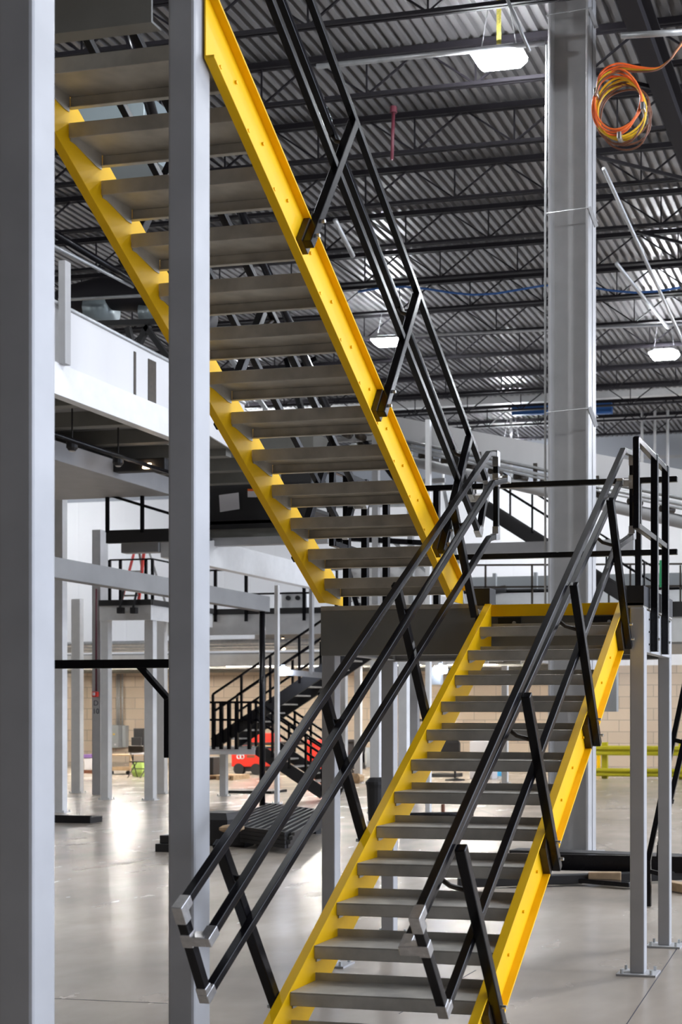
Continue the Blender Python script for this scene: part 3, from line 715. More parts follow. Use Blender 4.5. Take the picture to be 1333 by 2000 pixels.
# white platform A
Ya = 25.05
a, b = atY(198, 1184, Ya), atY(298, 1211, Ya); top = atY(198, 1173, Ya).z
pa = thing('low_platform', 'white framed low platform with black kick edge carrying a stepladder', 'platform', ((a.x+b.x)/2, Ya+1, b.z))
obj('fascia', MB().box(a.x, b.x, Ya-.06, Ya-.02, b.z, a.z).box(b.x-.04, b.x, Ya-.02, Ya+2.5, b.z, a.z), 'pale', pa)
obj('kick_edge', MB().box(a.x, b.x+.02, Ya-.1, Ya-.04, a.z, top).box(b.x-.03, b.x+.03, Ya-.04, Ya+2.5, a.z, top), 'black_matte', pa)
obj('deck_plate', MB().box(a.x, b.x-.04, Ya, Ya+2.4, a.z-.02, a.z+.02), 'beam_grey', pa)
rl = thing('platform_railing', 'thin black railing around the white low platform', 'railing', ((a.x+b.x)/2, Ya, top))
zt = atY(250, 1093, Ya).z
for z in (zt, (zt+top)/2+.05): obj('rail', MB().path([(a.x+.2, Ya, z), (b.x, Ya, z), (b.x, Ya+2.4, z)], .02, 6), 'black', rl)
for x_ in (a.x+.2, (a.x+b.x)/2-.15, (a.x+b.x)/2+.45, b.x): obj('post', MB().box(x_-.025, x_+.025, Ya-.025, Ya+.025, top-.1, zt), 'black', rl)
for px in (236, 262):
    q = atY(px, 1190, Ya-.18)
    t = thing('flood_light', 'small black floodlight clamped under the white platform, %s' % ('left one' if px == 236 else 'right one'), 'lamp', q)
    obj('head', MB().box(q.x-.07, q.x+.07, q.y-.05, q.y+.05, q.z-.09, q.z+.04), 'black_matte', t, bevel=.01); obj('arm', MB().bar((q.x-.02, q.y, q.z+.04), (q.x+.03, Ya-.1, q.z+.45), .035), 'black_matte', t)
# stepladder
q0 = Vector((atY(275, 1180, Ya+1).x, Ya+1.0, a.z+.02)); H = 1.35
t = thing('stepladder', 'red and silver stepladder standing open on the white low platform', 'ladder', q0)
for s1 in (-1, 1):
    obj('front_rail', MB().bar(q0+Vector((s1*.22-.1, -.3, 0)), q0+Vector((s1*.11-.02, 0, H)), .06, .035), 'red', t)
    obj('rear_rail', MB().bar(q0+Vector((s1*.22+.25, .3, 0)), q0+Vector((s1*.11+.06, 0, H)), .05, .03), 'silver', t)
for k in range(4): z = .25+k*.27; w_ = .22-.11*z/H; obj('step', MB().box(q0.x-w_-.1+.08*z/H, q0.x+w_-.1+.08*z/H, q0.y-.36+.3*z/H, q0.y-.26+.3*z/H, q0.z+z, q0.z+z+.03), 'silver', t)
obj('top_cap', MB().box(q0.x-.14, q0.x+.2, q0.y-.06, q0.y+.06, q0.z+H-.01, q0.z+H+.03), 'red', t)
# long platform B behind
Yb = 27.9
a, b = atY(300, 1203, Yb), atY(690, 1237, Yb); top = atY(420, 1190, Yb).z
pb = thing('low_platform', 'long grey fronted platform with black edge behind the pale beams', 'platform', ((a.x+b.x)/2, Yb+2, b.z))
obj('fascia', MB().box(a.x, b.x, Yb, Yb+.05, b.z, a.z), 'pale', pb)
obj('kick_edge', MB().box(a.x, b.x, Yb-.05, Yb, a.z, top), 'black_matte', pb)
obj('deck_plate', MB().box(a.x, b.x, Yb+.05, Yb+5, a.z-.04, a.z), 'beam_grey', pb)
obj('rear_beam', MB().box(a.x, b.x, Yb+5, Yb+5.1, b.z-.1, a.z), 'beam_grey', pb)
rl = thing('platform_railing', 'thin black railing on the long platform behind the pale beams', 'railing', ((a.x+b.x)/2, Yb, top))
zt = atY(500, 1112, Yb).z; zt2 = atY(500, 1160, Yb).z
for z in (zt, zt2): obj('rail', MB().bar((a.x+.5, Yb+.0, z), (b.x, Yb, z), .04), 'black', rl)
for px in (424, 484, 597, 660): x_ = atY(px, 1150, Yb).x; obj('post', MB().box(x_-.035, x_+.035, Yb-.09, Yb-.05, top-.3, zt), 'black', rl)
q = atY(575, 1168, Yb+.6)
t = thing('control_box', 'pale control box with two round dark knobs on the long platform', 'box', q)
obj('case', MB().box(q.x-.32, q.x+.32, q.y, q.y+.3, top, q.z+.15), 'pale', t, bevel=.01)
for dx in (-.14, .1): obj('knob', MB().tube((q.x+dx, q.y-.05, q.z), (q.x+dx, q.y, q.z), .055, 12), 'black_matte', t)
# far mezzanine slab with services
fm = thing('mezzanine_floor', 'far mezzanine floor slab along the back wall above the tan block', 'mezzanine', (-19, 36, 3.3))
obj('slab', MB().box(-30, -10.4, 33.0, YB-.01, 3.36, 3.5), 'beam_grey', fm)
obj('front_angle', MB().box(-30, -10.4, 32.94, 33.0, 3.13, 3.46), 'pale', fm)
for k in range(5): obj('rib', MB().box(-30, -10.4, 34.2+k*1.8, 34.32+k*1.8, 3.24, 3.36), 'primer', fm)
for k in range(3):
    pipe('pipe', 'pale insulated pipe running below the far mezzanine floor, %s' % ('front one', 'middle one', 'rear one')[k], 'pipe', [(-29, 30.5+k*.9, 3.62-.03*k), (-11.5, 30.5+k*.9, 3.66-.03*k)], .07, 'galv')
q = atY(550, 1268, 32.5)
for k, (px, py) in enumerate(((553, 1267), (553, 1249))):
    q = atY(px, py, 31.8)
    t = thing('work_light', 'small warm light below the far mezzanine, %s of two' % ('lower' if k == 0 else 'upper'), 'lamp', q)
    obj('lens', MB().lathe(q, [(.03, -.03), (.075, 0), (.03, .03)], 12), 'warm', t); obj('cap', MB().lathe(q, [(.03, .03), (.03, .08)], 8), 'black_matte', t)
for k in range(16):  # strips added to brighten the block wall, hidden behind the front angle
    x_ = -28.5+(k % 8)*2.35; ys_ = 33.7 if k < 8 else 36.6
    t = thing('fill_strip_light', 'fluorescent strip light added out of sight under the far mezzanine floor to brighten the wall', 'lamp', (x_, ys_, 3.25), 'added strip lights under the far mezzanine')
    obj('housing', MB().box(x_-.8, x_+.8, ys_-.08, ys_+.08, 3.30, 3.36), 'galv', t); obj('tube', MB().tube((x_-.78, ys_, 3.285), (x_+.78, ys_, 3.285), .03, 10), 'lens_strip', t)
# small lamps on arms
def arm_lamp(px, py, Y, label, w_=.34):
    q = atY(px, py, Y); t = thing('arm_lamp', label, 'lamp', q)
    prof = [(.04, -.09), (.13, -.07), (w_/2, 0), (.13, .07), (.05, .09)]
    m = MB().lathe(q, prof, 16); obj('lens', m, 'lens_small', t, smooth=True)
    obj('cap', MB().lathe(q, [(.05, .09), (.04, .14)], 10), 'box_grey', t)
    return t, q
t, q = arm_lamp(553, 1311, 25.4, 'glowing oval lamp on a bracket in front of the far black stairs')
obj('arm', MB().bar(q+Vector((.05, .05, -.02)), q+Vector((.95, .2, -.1)), .06, .12), 'beam_grey', t)
t, q = arm_lamp(861, 1308, 25.4, 'glowing oval lamp seen left of the lower flight stringer', .3)
obj('arm', MB().bar(q+Vector((0, .05, .1)), q+Vector((0, .05, 1.0)), .04, .04), 'beam_grey', t)
obj('ballast', MB().box(q.x-.25, q.x-.05, q.y+.1, q.y+.3, q.z-.3, q.z+.05), 'box_grey', t)

# ------------------------------------------------------------------ far black stairs
def xstair(label, A, B, wid, n, nm='black_staircase', m='black_matte'):
    A, B = Vector(A), Vector(B); t = thing(nm, label, 'staircase', (min(A.x, B.x), A.y, min(A.z, B.z)))
    for dy in (0, wid): obj('stringer', MB().bar(A+Vector((0, dy, 0)), B+Vector((0, dy, 0)), .05, .26), m, t)
    for k in range(n):
        q = A+(B-A)*((k+.5)/n); obj('tread', MB().box(q.x-.13, q.x+.13, q.y+.03, q.y+wid-.03, q.z-.02, q.z+.015), 'tread', t)
    return t
def xrail(label, A, B, dys, h, npost, m='black', hs=(1.0, .62), nm='stair_railing', th=.045):
    A, B = Vector(A), Vector(B); t = thing(nm, label, 'railing', A)
    for dy in dys:
        for k in hs: obj('rail', MB().bar(A+Vector((0, dy, h*k)), B+Vector((0, dy, h*k)), th), m, t)
        for i in range(npost):
            q = A+(B-A)*(i/(npost-1)); obj('post', MB().bar(q+Vector((0, dy, 0)), q+Vector((0, dy, h)), th, th, up=(0, 1, 0)), m, t)
    return t
Yf = 26.2
A, B = atY(418, 1452, Yf), atY(702, 1262, Yf)
xstair('far black stair flight climbing right from its half-landing', A, B, 1.0, 11)
xrail('black railing along both sides of the far climbing stair flight', A+Vector((0,0,.05)), B+Vector((0,0,.05)), (-.04, 1.04), 1.02, 6)
A2, B2 = atY(502, 1462, Yf), atY(632, 1550, Yf)
B2.z = max(B2.z, .13)
xstair('far black stair flight dropping right from the half-landing to the floor', A2, B2, 1.0, 6)
xrail('black railing along both sides of the far descending stair flight', A2+Vector((0,0,.05)), B2+Vector((0,0,.05)), (-.04, 1.04), .98, 5, hs=(1.0, .8, .6))
a, b = atY(411, 1459, Yf), atY(500, 1474, Yf)
hl = thing('half_landing', 'pale grey half-landing of the far black stairs', 'landing', ((a.x+b.x)/2, Yf+.5, b.z))
obj('fascia', MB().box(a.x-.5, b.x, Yf-.05, Yf, b.z, a.z), 'pale', hl); obj('deck_plate', MB().box(a.x-.5, b.x, Yf, Yf+1.2, a.z-.04, a.z), 'black_matte', hl)
g = thing('landing_railing', 'black end railing on the half-landing of the far stairs', 'railing', (a.x, Yf, a.z))
for px in (417, 432, 447, 462, 487): q = atY(px, 1459, Yf-.08); obj('post', MB().box(q.x-.035, q.x+.035, Yf-.1, Yf-.03, q.z-.05, q.z+.98), 'black', g)
for h_ in (.98, .6): obj('rail', MB().box(a.x-.1, b.x, Yf-.09, Yf-.05, a.z+h_-.03, a.z+h_+.02), 'black', g)

# third stair descending right in front of the white wall
Ys = 24.5
A, B = atY(900, 962, Ys), atY(1260, 1190, Ys)
t = xstair('black conveyor access stair sloping down to the right in front of the white wall', A, B, .9, 12)
q = atY(1241, 1180, Ys+.4); obj('leg', MB().box(q.x-.05, q.x+.05, Ys+.4, Ys+.5, 0, q.z), 'black_matte', t)
xrail('thin black railing of the access stair in front of the white wall', A+Vector((0,0,.1)), B+Vector((0,0,.1)), (-.04, .94), .80, 6, th=.035)
a, b = atY(905, 1063, 23.9), atY(1240, 1075, 23.9)
tag(obj('platform_beam', MB().box(a.x, b.x, 23.8, 23.95, b.z, a.z), 'beam_grey'), 'grey horizontal beam crossing below the access stair', 'beam')
rl = thing('platform_railing', 'thin dark railing low in front of the white wall behind the wide column', 'railing', atY(1000, 1190, 29))
for py in (1104, 1147): a, b = atY(905, py, 29), atY(1400, py-3, 29); obj('rail', MB().bar(a, b, .04), 'rust_black', rl)
for px in (949, 1040, 1190, 1232, 1330): obj('post', MB().bar(atY(px, 1104, 29), atY(px, 1190, 29), .04, .04, up=(0, 1, 0)), 'rust_black', rl)
a, b = atY(690, 1125, 30), atY(1420, 1184, 30)
mc = thing('packaging_machine', 'long low grey machine line in front of the white wall at landing height', 'machine', ((a.x+b.x)/2, 30.5, b.z))
obj('bed', MB().box(a.x, b.x, 30, 31, b.z, (a.z*.45+b.z*.55)), 'pale', mc); obj('guard_panel', MB().box(a.x, b.x, 30.9, 31, (a.z*.45+b.z*.55), a.z), 'box_grey', mc)
obj('dark_trim', MB().box(a.x, b.x, 29.98, 30.9, a.z*.5+b.z*.5, a.z*.5+b.z*.5+.04), 'black_matte', mc)
for k in range(9):
    x_ = a.x+(b.x-a.x)*(k+.5)/9; obj('support', MB().box(x_-.04, x_+.04, 30.1, 30.2, b.z*.5+a.z*.5, a.z), 'box_grey', mc)
obj('motor', MB().tube((a.x+3.3, 29.95, b.z+.42), (a.x+3.9, 29.95, b.z+.5), .09, 12), 'black_matte', mc, smooth=True)
for k in range(6):
    x_ = b.x-4.5+.7*k; 
a, b = atY(1313, 1186, 28), atY(1420, 1252, 28)
bb = thing('platform_edge', 'grey platform edge with dark band at the right of the landing legs', 'platform', ((a.x+b.x)/2, 28, b.z))
obj('fascia', MB().box(a.x-6, b.x, 28, 28.1, b.z, a.z), 'pale', bb); obj('dark_band', MB().box(a.x-6, b.x, 27.95, 28, a.z*.72+b.z*.28, a.z+.12), 'black_matte', bb)
obj('soffit', MB().box(a.x-6, b.x, 28.1, 33, b.z-.05, b.z+.02), 'beam_grey', bb)
q = atY(1295, 1120, 27)
tag(obj('exit_sign', MB().box(q.x-.07, q.x+.07, 27, 27.06, q.z-.28, q.z+.28).box(q.x-.02, q.x+.02, 27.02, 27.05, 0, q.z-.28), 'green'), 'narrow green sign glimpsed between the black landing posts', 'sign')
q = atY(1180, 1368, 34)
tag(obj('wall_cabinet', MB().box(q.x-.4, q.x+.35, 34, 34.25, q.z-.3, q.z+.8), 'box_grey', bevel=.01), 'grey wall cabinet behind the right stringer of the lower flight', 'cabinet')

# ------------------------------------------------------------------ inclined conveyor in front of the far wall
A = atD(690, 800, 26.0); B = atD(1405, 933, 19.0)
cv = thing('conveyor', 'white sided inclined conveyor sloping down to the right behind the wide column', 'conveyor', (B+Vector((0,0,-.8))))
d = (B-A).normalized(); side = d.cross(Vector((0,0,1))).normalized(); 
obj('side_panel', MB().bar(A-Vector((0,0,.2)), B-Vector((0,0,.2)), .03, .42), 'white', cv)
obj('side_panel', MB().bar(A-Vector((0,0,.2))-side*.8, B-Vector((0,0,.2))-side*.8, .03, .42), 'white', cv)
obj('bed', MB().bar(A-Vector((0,0,.42))-side*.4, B-Vector((0,0,.42))-side*.4, .8, .04), 'primer', cv)
for k, (dz, r_) in enumerate(((.40, .022), (.50, .028), (.56, .02))): obj('guide_tube', MB().path([A-Vector((0,0,dz))+side*.1, B-Vector((0,0,dz))+side*.1], r_, 8), 'galv', cv, smooth=True)
obj('under_tube', MB().path([A-Vector((0,0,.76))+side*.0, B-Vector((0,0,.76))], .10, 12), 'beam_grey', cv, smooth=True)
for k in range(14):
    q = A+(B-A)*((k+.4)/14)-Vector((0,0,.62))
    o = obj('roller', MB().tube(q+side*.06, q-side*.2, .055, 12), 'rust_black', cv, smooth=True)
for k in range(6):
    q = A+(B-A)*((k+.7)/6.4); obj('clamp', MB().box(q.x-.03, q.x+.03, q.y-.08, q.y-.02, q.z-.66, q.z-.34), 'rust_black', cv)
for px, top, lab in ((866, 790, 'pale vertical pipe below the roof beams, above the white conveyor between stair rails'), (999, 802, 'pale vertical pipe below the roof beams, left of the wide column'),
                (1255, 788, 'pale vertical pipe below the roof beams, leftmost of three right of the wide column'), (1280, 775, 'pale vertical pipe below the roof beams, middle of three right of the wide column'),
                (1305, 788, 'pale vertical pipe below the roof beams, rightmost of three at the right edge')):
    q = atY(px, 960, 40.55); q2 = atY(px, top, 40.55)
    tag(obj('drop_pipe', MB().tube(q, (q.x, q.y, max(q2.z, 11.3)) if top > 780 and False else (q.x, q.y, q2.z), .045, 8), 'pale', smooth=True), lab, 'pipe')
q = atY(835, 900, 22.5)
square_post('conveyor_post', 'pale upright supporting the inclined conveyor beside the upper railing', q.x-.04, q.x+.05, 22.5, 22.6, 0, q.z+.75, 'pale', plate=.05, bev=.004)

# ------------------------------------------------------------------ dark equipment behind the upper flight
Ye = 22.2
eq = thing('conveyor', 'black conveyor section with a white paper sheet behind the upper stair flight', 'conveyor', atY(600, 1060, Ye))
a, b = atY(372, 918, Ye), atY(842, 1020, Ye)
obj('side_panel', MB().box(a.x, b.x-2.3, Ye, Ye+.06, b.z, a.z), 'black_matte', eq)
obj('bed', MB().box(a.x, b.x-2.3, Ye+.06, Ye+1.0, b.z+.3, b.z+.36), 'black_matte', eq)
obj('top_flange', MB().box(a.x, b.x-2.2, Ye-.03, Ye+.06, a.z, a.z+.045), 'galv', eq)
obj('hood', MB().box(a.x, b.x-2.3, Ye+.1, Ye+1.2, a.z+.05, a.z+.62), 'primer', eq)
c0, c1 = atY(372, 1020, Ye), atY(640, 1060, Ye)
obj('lower_beam', MB().box(a.x, c1.x, Ye+.0, Ye+.1, c1.z, c1.z+.15).box(a.x, c1.x, Ye, Ye+.1, c0.z-.06, c0.z), 'beam_grey', eq)
obj('lower_panel', MB().box(a.x, c1.x, Ye+.1, Ye+.14, c1.z, c0.z), 'primer', eq)
p0, p1_ = atY(428, 966, Ye-.01), atY(468, 999, Ye-.01)
obj('paper_sheet', MB().prism([atY(428, 967, Ye-.02), atY(466, 962, Ye-.02), atY(468, 994, Ye-.02), atY(430, 1000, Ye-.02)], (0, .006, 0)), 'paper', eq, label='white paper sheet taped on')
o = obj('warning_label', MB().prism([atY(484, 956, Ye-.02), atY(502, 956, Ye-.02), atY(502, 971, Ye-.02), atY(484, 971, Ye-.02)], (0, .006, 0)), 'paper', eq, label='small white warning label with an orange band')
obj('orange_band', MB().prism([atY(484, 955, Ye-.03), atY(502, 955, Ye-.03), atY(502, 959, Ye-.03), atY(484, 959, Ye-.03)], (0, .006, 0)), 'orange', o)
# frames and tubes seen through the tread gaps further right
tf = thing('tube_framework', 'tangle of dark conveyor frame tubes seen between the upper treads', 'frame', atY(720, 1150, 23.5))
for (x0, y0, x1, y1, w_, m_) in ((560, 700, 700, 1185, .10, 'black'), (640, 860, 900, 850, .09, 'beam_grey'), (600, 905, 860, 900, .07, 'galv'), (640, 950, 870, 938, .08, 'beam_grey'),
                               (735, 850, 735, 1180, .12, 'beam_grey'), (800, 860, 805, 1180, .10, 'galv'), (690, 830, 790, 960, .08, 'black'), (560, 880, 720, 800, .07, 'black'),
                               (650, 1050, 850, 1062, .10, 'black'), (600, 990, 860, 985, .06, 'galv'), (640, 1110, 900, 1095, .09, 'galv'), (760, 1050, 860, 1140, .06, 'galv'),
                               (480, 770, 620, 700, .09, 'black'), (450, 700, 520, 800, .08, 'galv'), (640, 1160, 760, 1186, .07, 'pale'), (870, 960, 905, 1180, .07, 'galv')):
    obj('tube', MB().bar(atY(x0, y0, 23.5), atY(x1, y1, 23.5), w_, w_, up=(0, 1, 0)), m_, tf)
for px, py in ((672, 845), (700, 850), (752, 858)): q = atY(px, py, 23.2); obj('roller', MB().tube(q, q+Vector((0, .3, 0)), .07, 12), 'rust_black', tf, smooth=True)
a, b = atY(560, 1068, 24.2), atY(905, 1180, 24.2)
obj('machine_cover', MB().grow(((a.x+b.x)/2+.4, 24.6, b.z), (1.9, .6, (a.z-b.z)*.75), .2), 'pale', tf, label='pale rounded machine cover')

# ------------------------------------------------------------------ roof services above the white conveyor at left
q = atD(210, 610, 24)
t = thing('roof_duct', 'dark round duct with silver collar above the white conveyor side', 'duct', q)
obj('elbow', MB().path([q+Vector((-2.0, .6, .1)), q+Vector((-.9, .3, .35)), q+Vector((0, 0, .35)), q+Vector((1.0, 0, .2)), q+Vector((2.0, 0, -.35))], .3, 16), 'joist', t, smooth=True)
obj('collar', MB().path([q+Vector((-.35, 0, .05)), q+Vector((.1, 0, .05))], .26, 16), 'duct', t, smooth=True)
obj('collar', MB().path([q+Vector((.75, 0, -.05)), q+Vector((1.15, 0, -.1))], .22, 16), 'duct', t, smooth=True)
pipe('pipe', 'dark pipe running away above the white conveyor side', 'pipe', [atX(100, 452, -12.5), atX(345, 600, -12.5)], .06, 'black')
pipe('pipe', 'thin pale pipe running away above the white conveyor side', 'pipe', [atX(100, 478, -12.6), atX(260, 560, -12.6)], .03, 'galv')
pipe('pipe', 'thin dark pipe crossing above the white conveyor side', 'pipe', [atY(115, 586, 21), atY(345, 574, 21)], .03, 'galv')
tf = thing('roof_support_frame', 'dark triangular support frame above the far end of the white conveyor side', 'frame', atY(280, 660, 20))
for (x0, y0, x1, y1) in ((186, 633, 330, 628), (270, 675, 290, 635), (250, 640, 262, 690), (285, 638, 330, 700), (200, 640, 240, 680)):
    obj('member', MB().bar(atY(x0, y0, 20), atY(x1, y1, 20), .09, .09, up=(0, 1, 0)), 'black_matte', tf)
q = atD(180, 225, 17)
tag(obj('ventilation_duct', MB().box(q.x-.3, q.x+.75, q.y, q.y+1.0, q.z-.55, q.z+.25).box(q.x+.2, q.x+.24, q.y+.5, q.y+.53, q.z+.25, 10.7), 'duct', bevel=.01), 'pale square duct seen through the top tread gaps', 'duct')
pipe('roof_pipe', 'black pipe running away above the top treads', 'pipe', [atX(245, 40, -9), atX(300, 230, -9)], .07, 'black')
pipe('roof_pipe', 'second black pipe running away above the top treads, further right', 'pipe', [atX(465, 400, -9.4), atX(640, 800, -9.4)], .07, 'black')

# ------------------------------------------------------------------ cable coil by the wide column
q = atD(1208, 203, 15.2)
t = thing('cable_coil', 'coil of orange, yellow and brown cables hanging right of the wide column', 'cable', q+Vector((0,0,-.4)))
Rx = .30
def smooth_pts(P, n=6):
    P = [P[0]]+P+[P[-1]]; out = []
    for i in range(1, len(P)-2):
        for j in range(n):
            u = j/n; a, b, c, d = P[i-1], P[i], P[i+1], P[i+2]
            out.append(.5*((2*b)+(c-a)*u+(2*a-5*b+4*c-d)*u*u+(3*b-a-3*c+d)*u**3))
    return out+[P[-2]]
def loop(cx, cz, rx, rz, ph, wob=.01, dy=0.0):
    return [q+Vector((cx+rx*math.cos(a)+wob*math.sin(3*a+ph), dy+.03*math.sin(a*2+ph), cz+rz*math.sin(a)+wob*math.cos(2*a+ph))) for a in [2*math.pi*i/40 for i in range(40)]]
for k in range(3): obj('orange_loop', MB().path(loop(-.02+.012*k, .015*k-.01, .285-.008*k, .34+.004*k, k, dy=-.02*k), .013, 8, True), 'orange', t, smooth=True)
for k in range(3): obj('yellow_loop', MB().path(loop(.01+.01*k, -.045-.012*k, .30-.006*k, .345-.01*k, k+2, dy=.03+.015*k), .013, 8, True), 'cable_yellow', t, smooth=True)
for k in range(4): obj('brown_loop', MB().path(loop(.03+.01*k, -.07-.014*k, .31, .35, k*1.7, .02, dy=.08+.02*k), .011, 8, True), 'brown', t, smooth=True)
for k in range(4):
    m_ = ('orange', 'orange', 'cable_yellow', 'brown')[k]
    ps = [(1166-k, 176+4*k), (1170, 152+5*k), (1180, 136+6*k), (1196, 127+6*k), (1215, 124+5*k), (1250, 131+3*k), (1285, 133+k), (1308, 118), (1322, 100-k), (1345, 72-2*k)]
    obj('tail', MB().path(smooth_pts([atD(a_, b_, 15.2-.02*k) for a_, b_ in ps]), .011, 8), m_, t, smooth=True)
for a_ in (-1.5, -.1, 2.6): 
    w_ = q+Vector((.30*math.cos(a_), 0, .35*math.sin(a_)-.03)); obj('tie', MB().box(w_.x-.025, w_.x+.025, w_.y-.06, w_.y+.14, w_.z-.05, w_.z+.04), 'silver', t, bevel=.01)

# ------------------------------------------------------------------ things on the floor, right side
Yg = 36.0
gr = thing('safety_barrier', 'yellow double-rail safety barrier along the far wall at the right', 'barrier', atZ(1250, 1524))
for py0, py1 in ((1456, 1477), (1500, 1519)):
    a, b = atY(1120, py0, Yg), atY(1420, py1, Yg); h_ = a.z-b.z
    obj('rail', MB().box(a.x, b.x, Yg, Yg+.08, b.z, a.z).box(a.x, b.x, Yg-.05, Yg, b.z+h_*.62, a.z-.02).box(a.x, b.x, Yg-.05, Yg, b.z+.02, b.z+h_*.38), 'dull_yellow', gr, bevel=.01)
for px in (1130, 1180, 1331): q = atY(px, 1450, Yg); obj('post', MB().box(q.x-.08, q.x+.08, Yg+.08, Yg+.22, 0, q.z), 'dull_yellow', gr)
for k, px in enumerate((1172, 1190)):
    q = atZ(px, 1511); t = tag(obj('bollard', MB().lathe((q.x, 37.6, 0), [(.06, 0), (.06, .85), (.04, .9)], 14), 'yellow', smooth=False), 'small bright yellow bollard behind the barrier rails, %s of two' % ('left', 'right')[k], 'bollard', 'bollards behind the barrier')
# black steel bundle
base = atZ(1100, 1745)
sb = thing('steel_bundle', 'black steel sections lying on timber beside the wide column base', 'steel', (-3.2, 13.6, 0))
A, B = atZ(1078, 1690, .26), atZ(1258, 1672, .26)
obj('channel', MB().bar(Vector((-4.3, 14.6, .22)), Vector((-2.3, 14.35, .22)), .28, .14), 'black_matte', sb, bevel=.01)
obj('channel', MB().bar(Vector((-4.2, 14.15, .20)), Vector((-2.2, 14.2, .20)), .06, .18), 'black', sb, bevel=.005)
obj('channel', MB().bar(Vector((-4.5, 13.2, .07)), Vector((-2.2, 14.3, .08)), .12, .1), 'black_matte', sb, bevel=.01)
obj('channel', MB().bar(Vector((-5.0, 14.3, .08)), Vector((-2.7, 13.6, .05)), .16, .05), 'black', sb, bevel=.01)
tag(obj('timber_block', MB().bar(atZ(1150, 1712, .1), atZ(1214, 1712, .1), .1, .1), 'wood', bevel=.008), 'rough timber block under the black steel sections', 'timber')
tag(obj('timber_block', MB().bar(atZ(1306, 1728, .06), atZ(1360, 1738, .06), .12, .09), 'wood', bevel=.008), 'timber offcut on the floor at the right edge', 'timber')
# leaning frame at the right edge
lf = thing('leaning_frame', 'black ladder-like railing frame leaning at the right edge of the view', 'frame', atZ(1268, 1772))
foot = atZ(1268, 1772); Yl = foot.y
for (pA, pB, pC) in (((1268, 1770), (1267, 1680), (1345, 1305)), ((1288, 1690), (1290, 1650), (1365, 1330))):
    obj('side_bar', MB().bar(atY(*pA, Yl), atY(*pB, Yl), .05, .05, up=(0,1,0)).bar(atY(*pB, Yl), atY(*pC, Yl+.6), .05, .05, up=(0,1,0)), 'black', lf)
for py in (1700, 1560, 1445):
    k_ = (1680-py)/375.; obj('rung', MB().bar(atY(1268+k_*78, py, Yl+.6*max(k_, 0)), atY(1292+k_*78, py+6, Yl+.6*max(k_, 0)), .04), 'black', lf)
for px, py in ((1312, 1690), (1318, 1700)):
    pass
tag(obj('pipe_stub', MB().tube(atZ(1313, 1724), atZ(1313, 1724)+Vector((0, 0, .18)), .03, 10), 'brown'), 'short brown pipe stub standing at the right edge of the floor', 'pipe')

# ------------------------------------------------------------------ floor things, left side
# pile of railing sections
pl = thing('railing_stack', 'flat stack of black railing sections on timber under the left stair railing', 'steel', (-8.7, 16.8, 0))
c = [atZ(408, 1645), atZ(520, 1600), atZ(640, 1618), atZ(560, 1668)]
for L in range(4):
    z = .10+L*.055; m = MB()
    for k in range(13):
        f = k/12.; a = c[0]+(c[3]-c[0])*f; b = c[1]+(c[2]-c[1])*f
        m.bar((a.x+.03*L, a.y, z), (b.x+.03*L, b.y, z), .045, .045)
    m.bar((c[0].x, c[0].y, z), (c[3].x, c[3].y, z), .05, .05); m.bar((c[1].x, c[1].y, z), (c[2].x, c[2].y, z), .05, .05)
    obj('railing_section', m, 'black_matte', pl)
for f in (.3, .75):
    a = c[0]+(c[1]-c[0])*f; b = c[3]+(c[2]-c[3])*f; obj('bearer', MB().bar((a.x, a.y, .04), (b.x, b.y, .04), .09, .078), 'black_matte', pl)
q = atZ(468, 1655)
tag(obj('timber_block', MB().grow((q.x+.02, q.y-.25, .24), (.26, .22, .09), .3), 'wood'), 'broken pale timber end in front of the black railing stack', 'timber')
q = atZ(420, 1650)
tag(obj('dark_block', MB().grow((q.x+.42, q.y-.1, 0), (.34, .3, .24), .12), 'black_matte'), 'dark block under the broken timber end', 'block')
tag(obj('wrapped_bundle', MB().grow((q.x+.05, q.y+.1, 0), (.5, .6, .46), .2), 'black_matte'), 'dark wrapped bundle at the left end of the black railing stack', 'bundle')
a, b = atZ(303, 1664), atZ(352, 1664)
m = MB().box(a.x, b.x+.3, a.y, a.y+.3, 0, .11).box(a.x+.05, b.x+.3, a.y+.03, a.y+.3, .112, .22)
tag(obj('steel_offcut', m, 'black_matte', bevel=.006), 'two stacked black steel lengths on the floor left of the second column', 'steel')
a, b = atZ(60, 1606), atZ(193, 1606)
tag(obj('steel_channel', MB().box(a.x, b.x, a.y, a.y+.35, 0, .10).box(a.x, b.x, a.y, a.y+.04, .10, .13), 'black_matte', bevel=.006), 'flat black steel channel on the floor right of the left column', 'steel')
a, b = atZ(440, 1549), atZ(540, 1549)
tag(obj('steel_channel', MB().box(a.x, b.x, a.y, a.y+.8, 0, .06), 'black_matte', bevel=.006), 'thin black plate on the floor below the half-landing', 'steel')
pipe('pipe', 'black pipe lying on the floor beyond the lower treads', 'pipe', [atZ(800, 1592, .05), atZ(925, 1590, .05)], .045, 'black')
q = atZ(866, 1592); tag(obj('pipe_stub', MB().tube(q, q+Vector((0, 0, .2)), .035, 10), 'brown'), 'small brown stub standing by the black pipe beyond the treads', 'pipe')
# waste bin
q = atZ(736, 1602)
t = thing('waste_bin', 'tall dark blue-black waste bin beside the landing leg', 'bin', q)
obj('body', MB().lathe(q, [(.14, 0), (.17, .55), (.18, .62)], 18), 'black_matte', t); obj('lid', MB().lathe(q+Vector((0,0,.62)), [(.19, 0), (.19, .05), (.12, .12)], 18), 'black_matte', t)
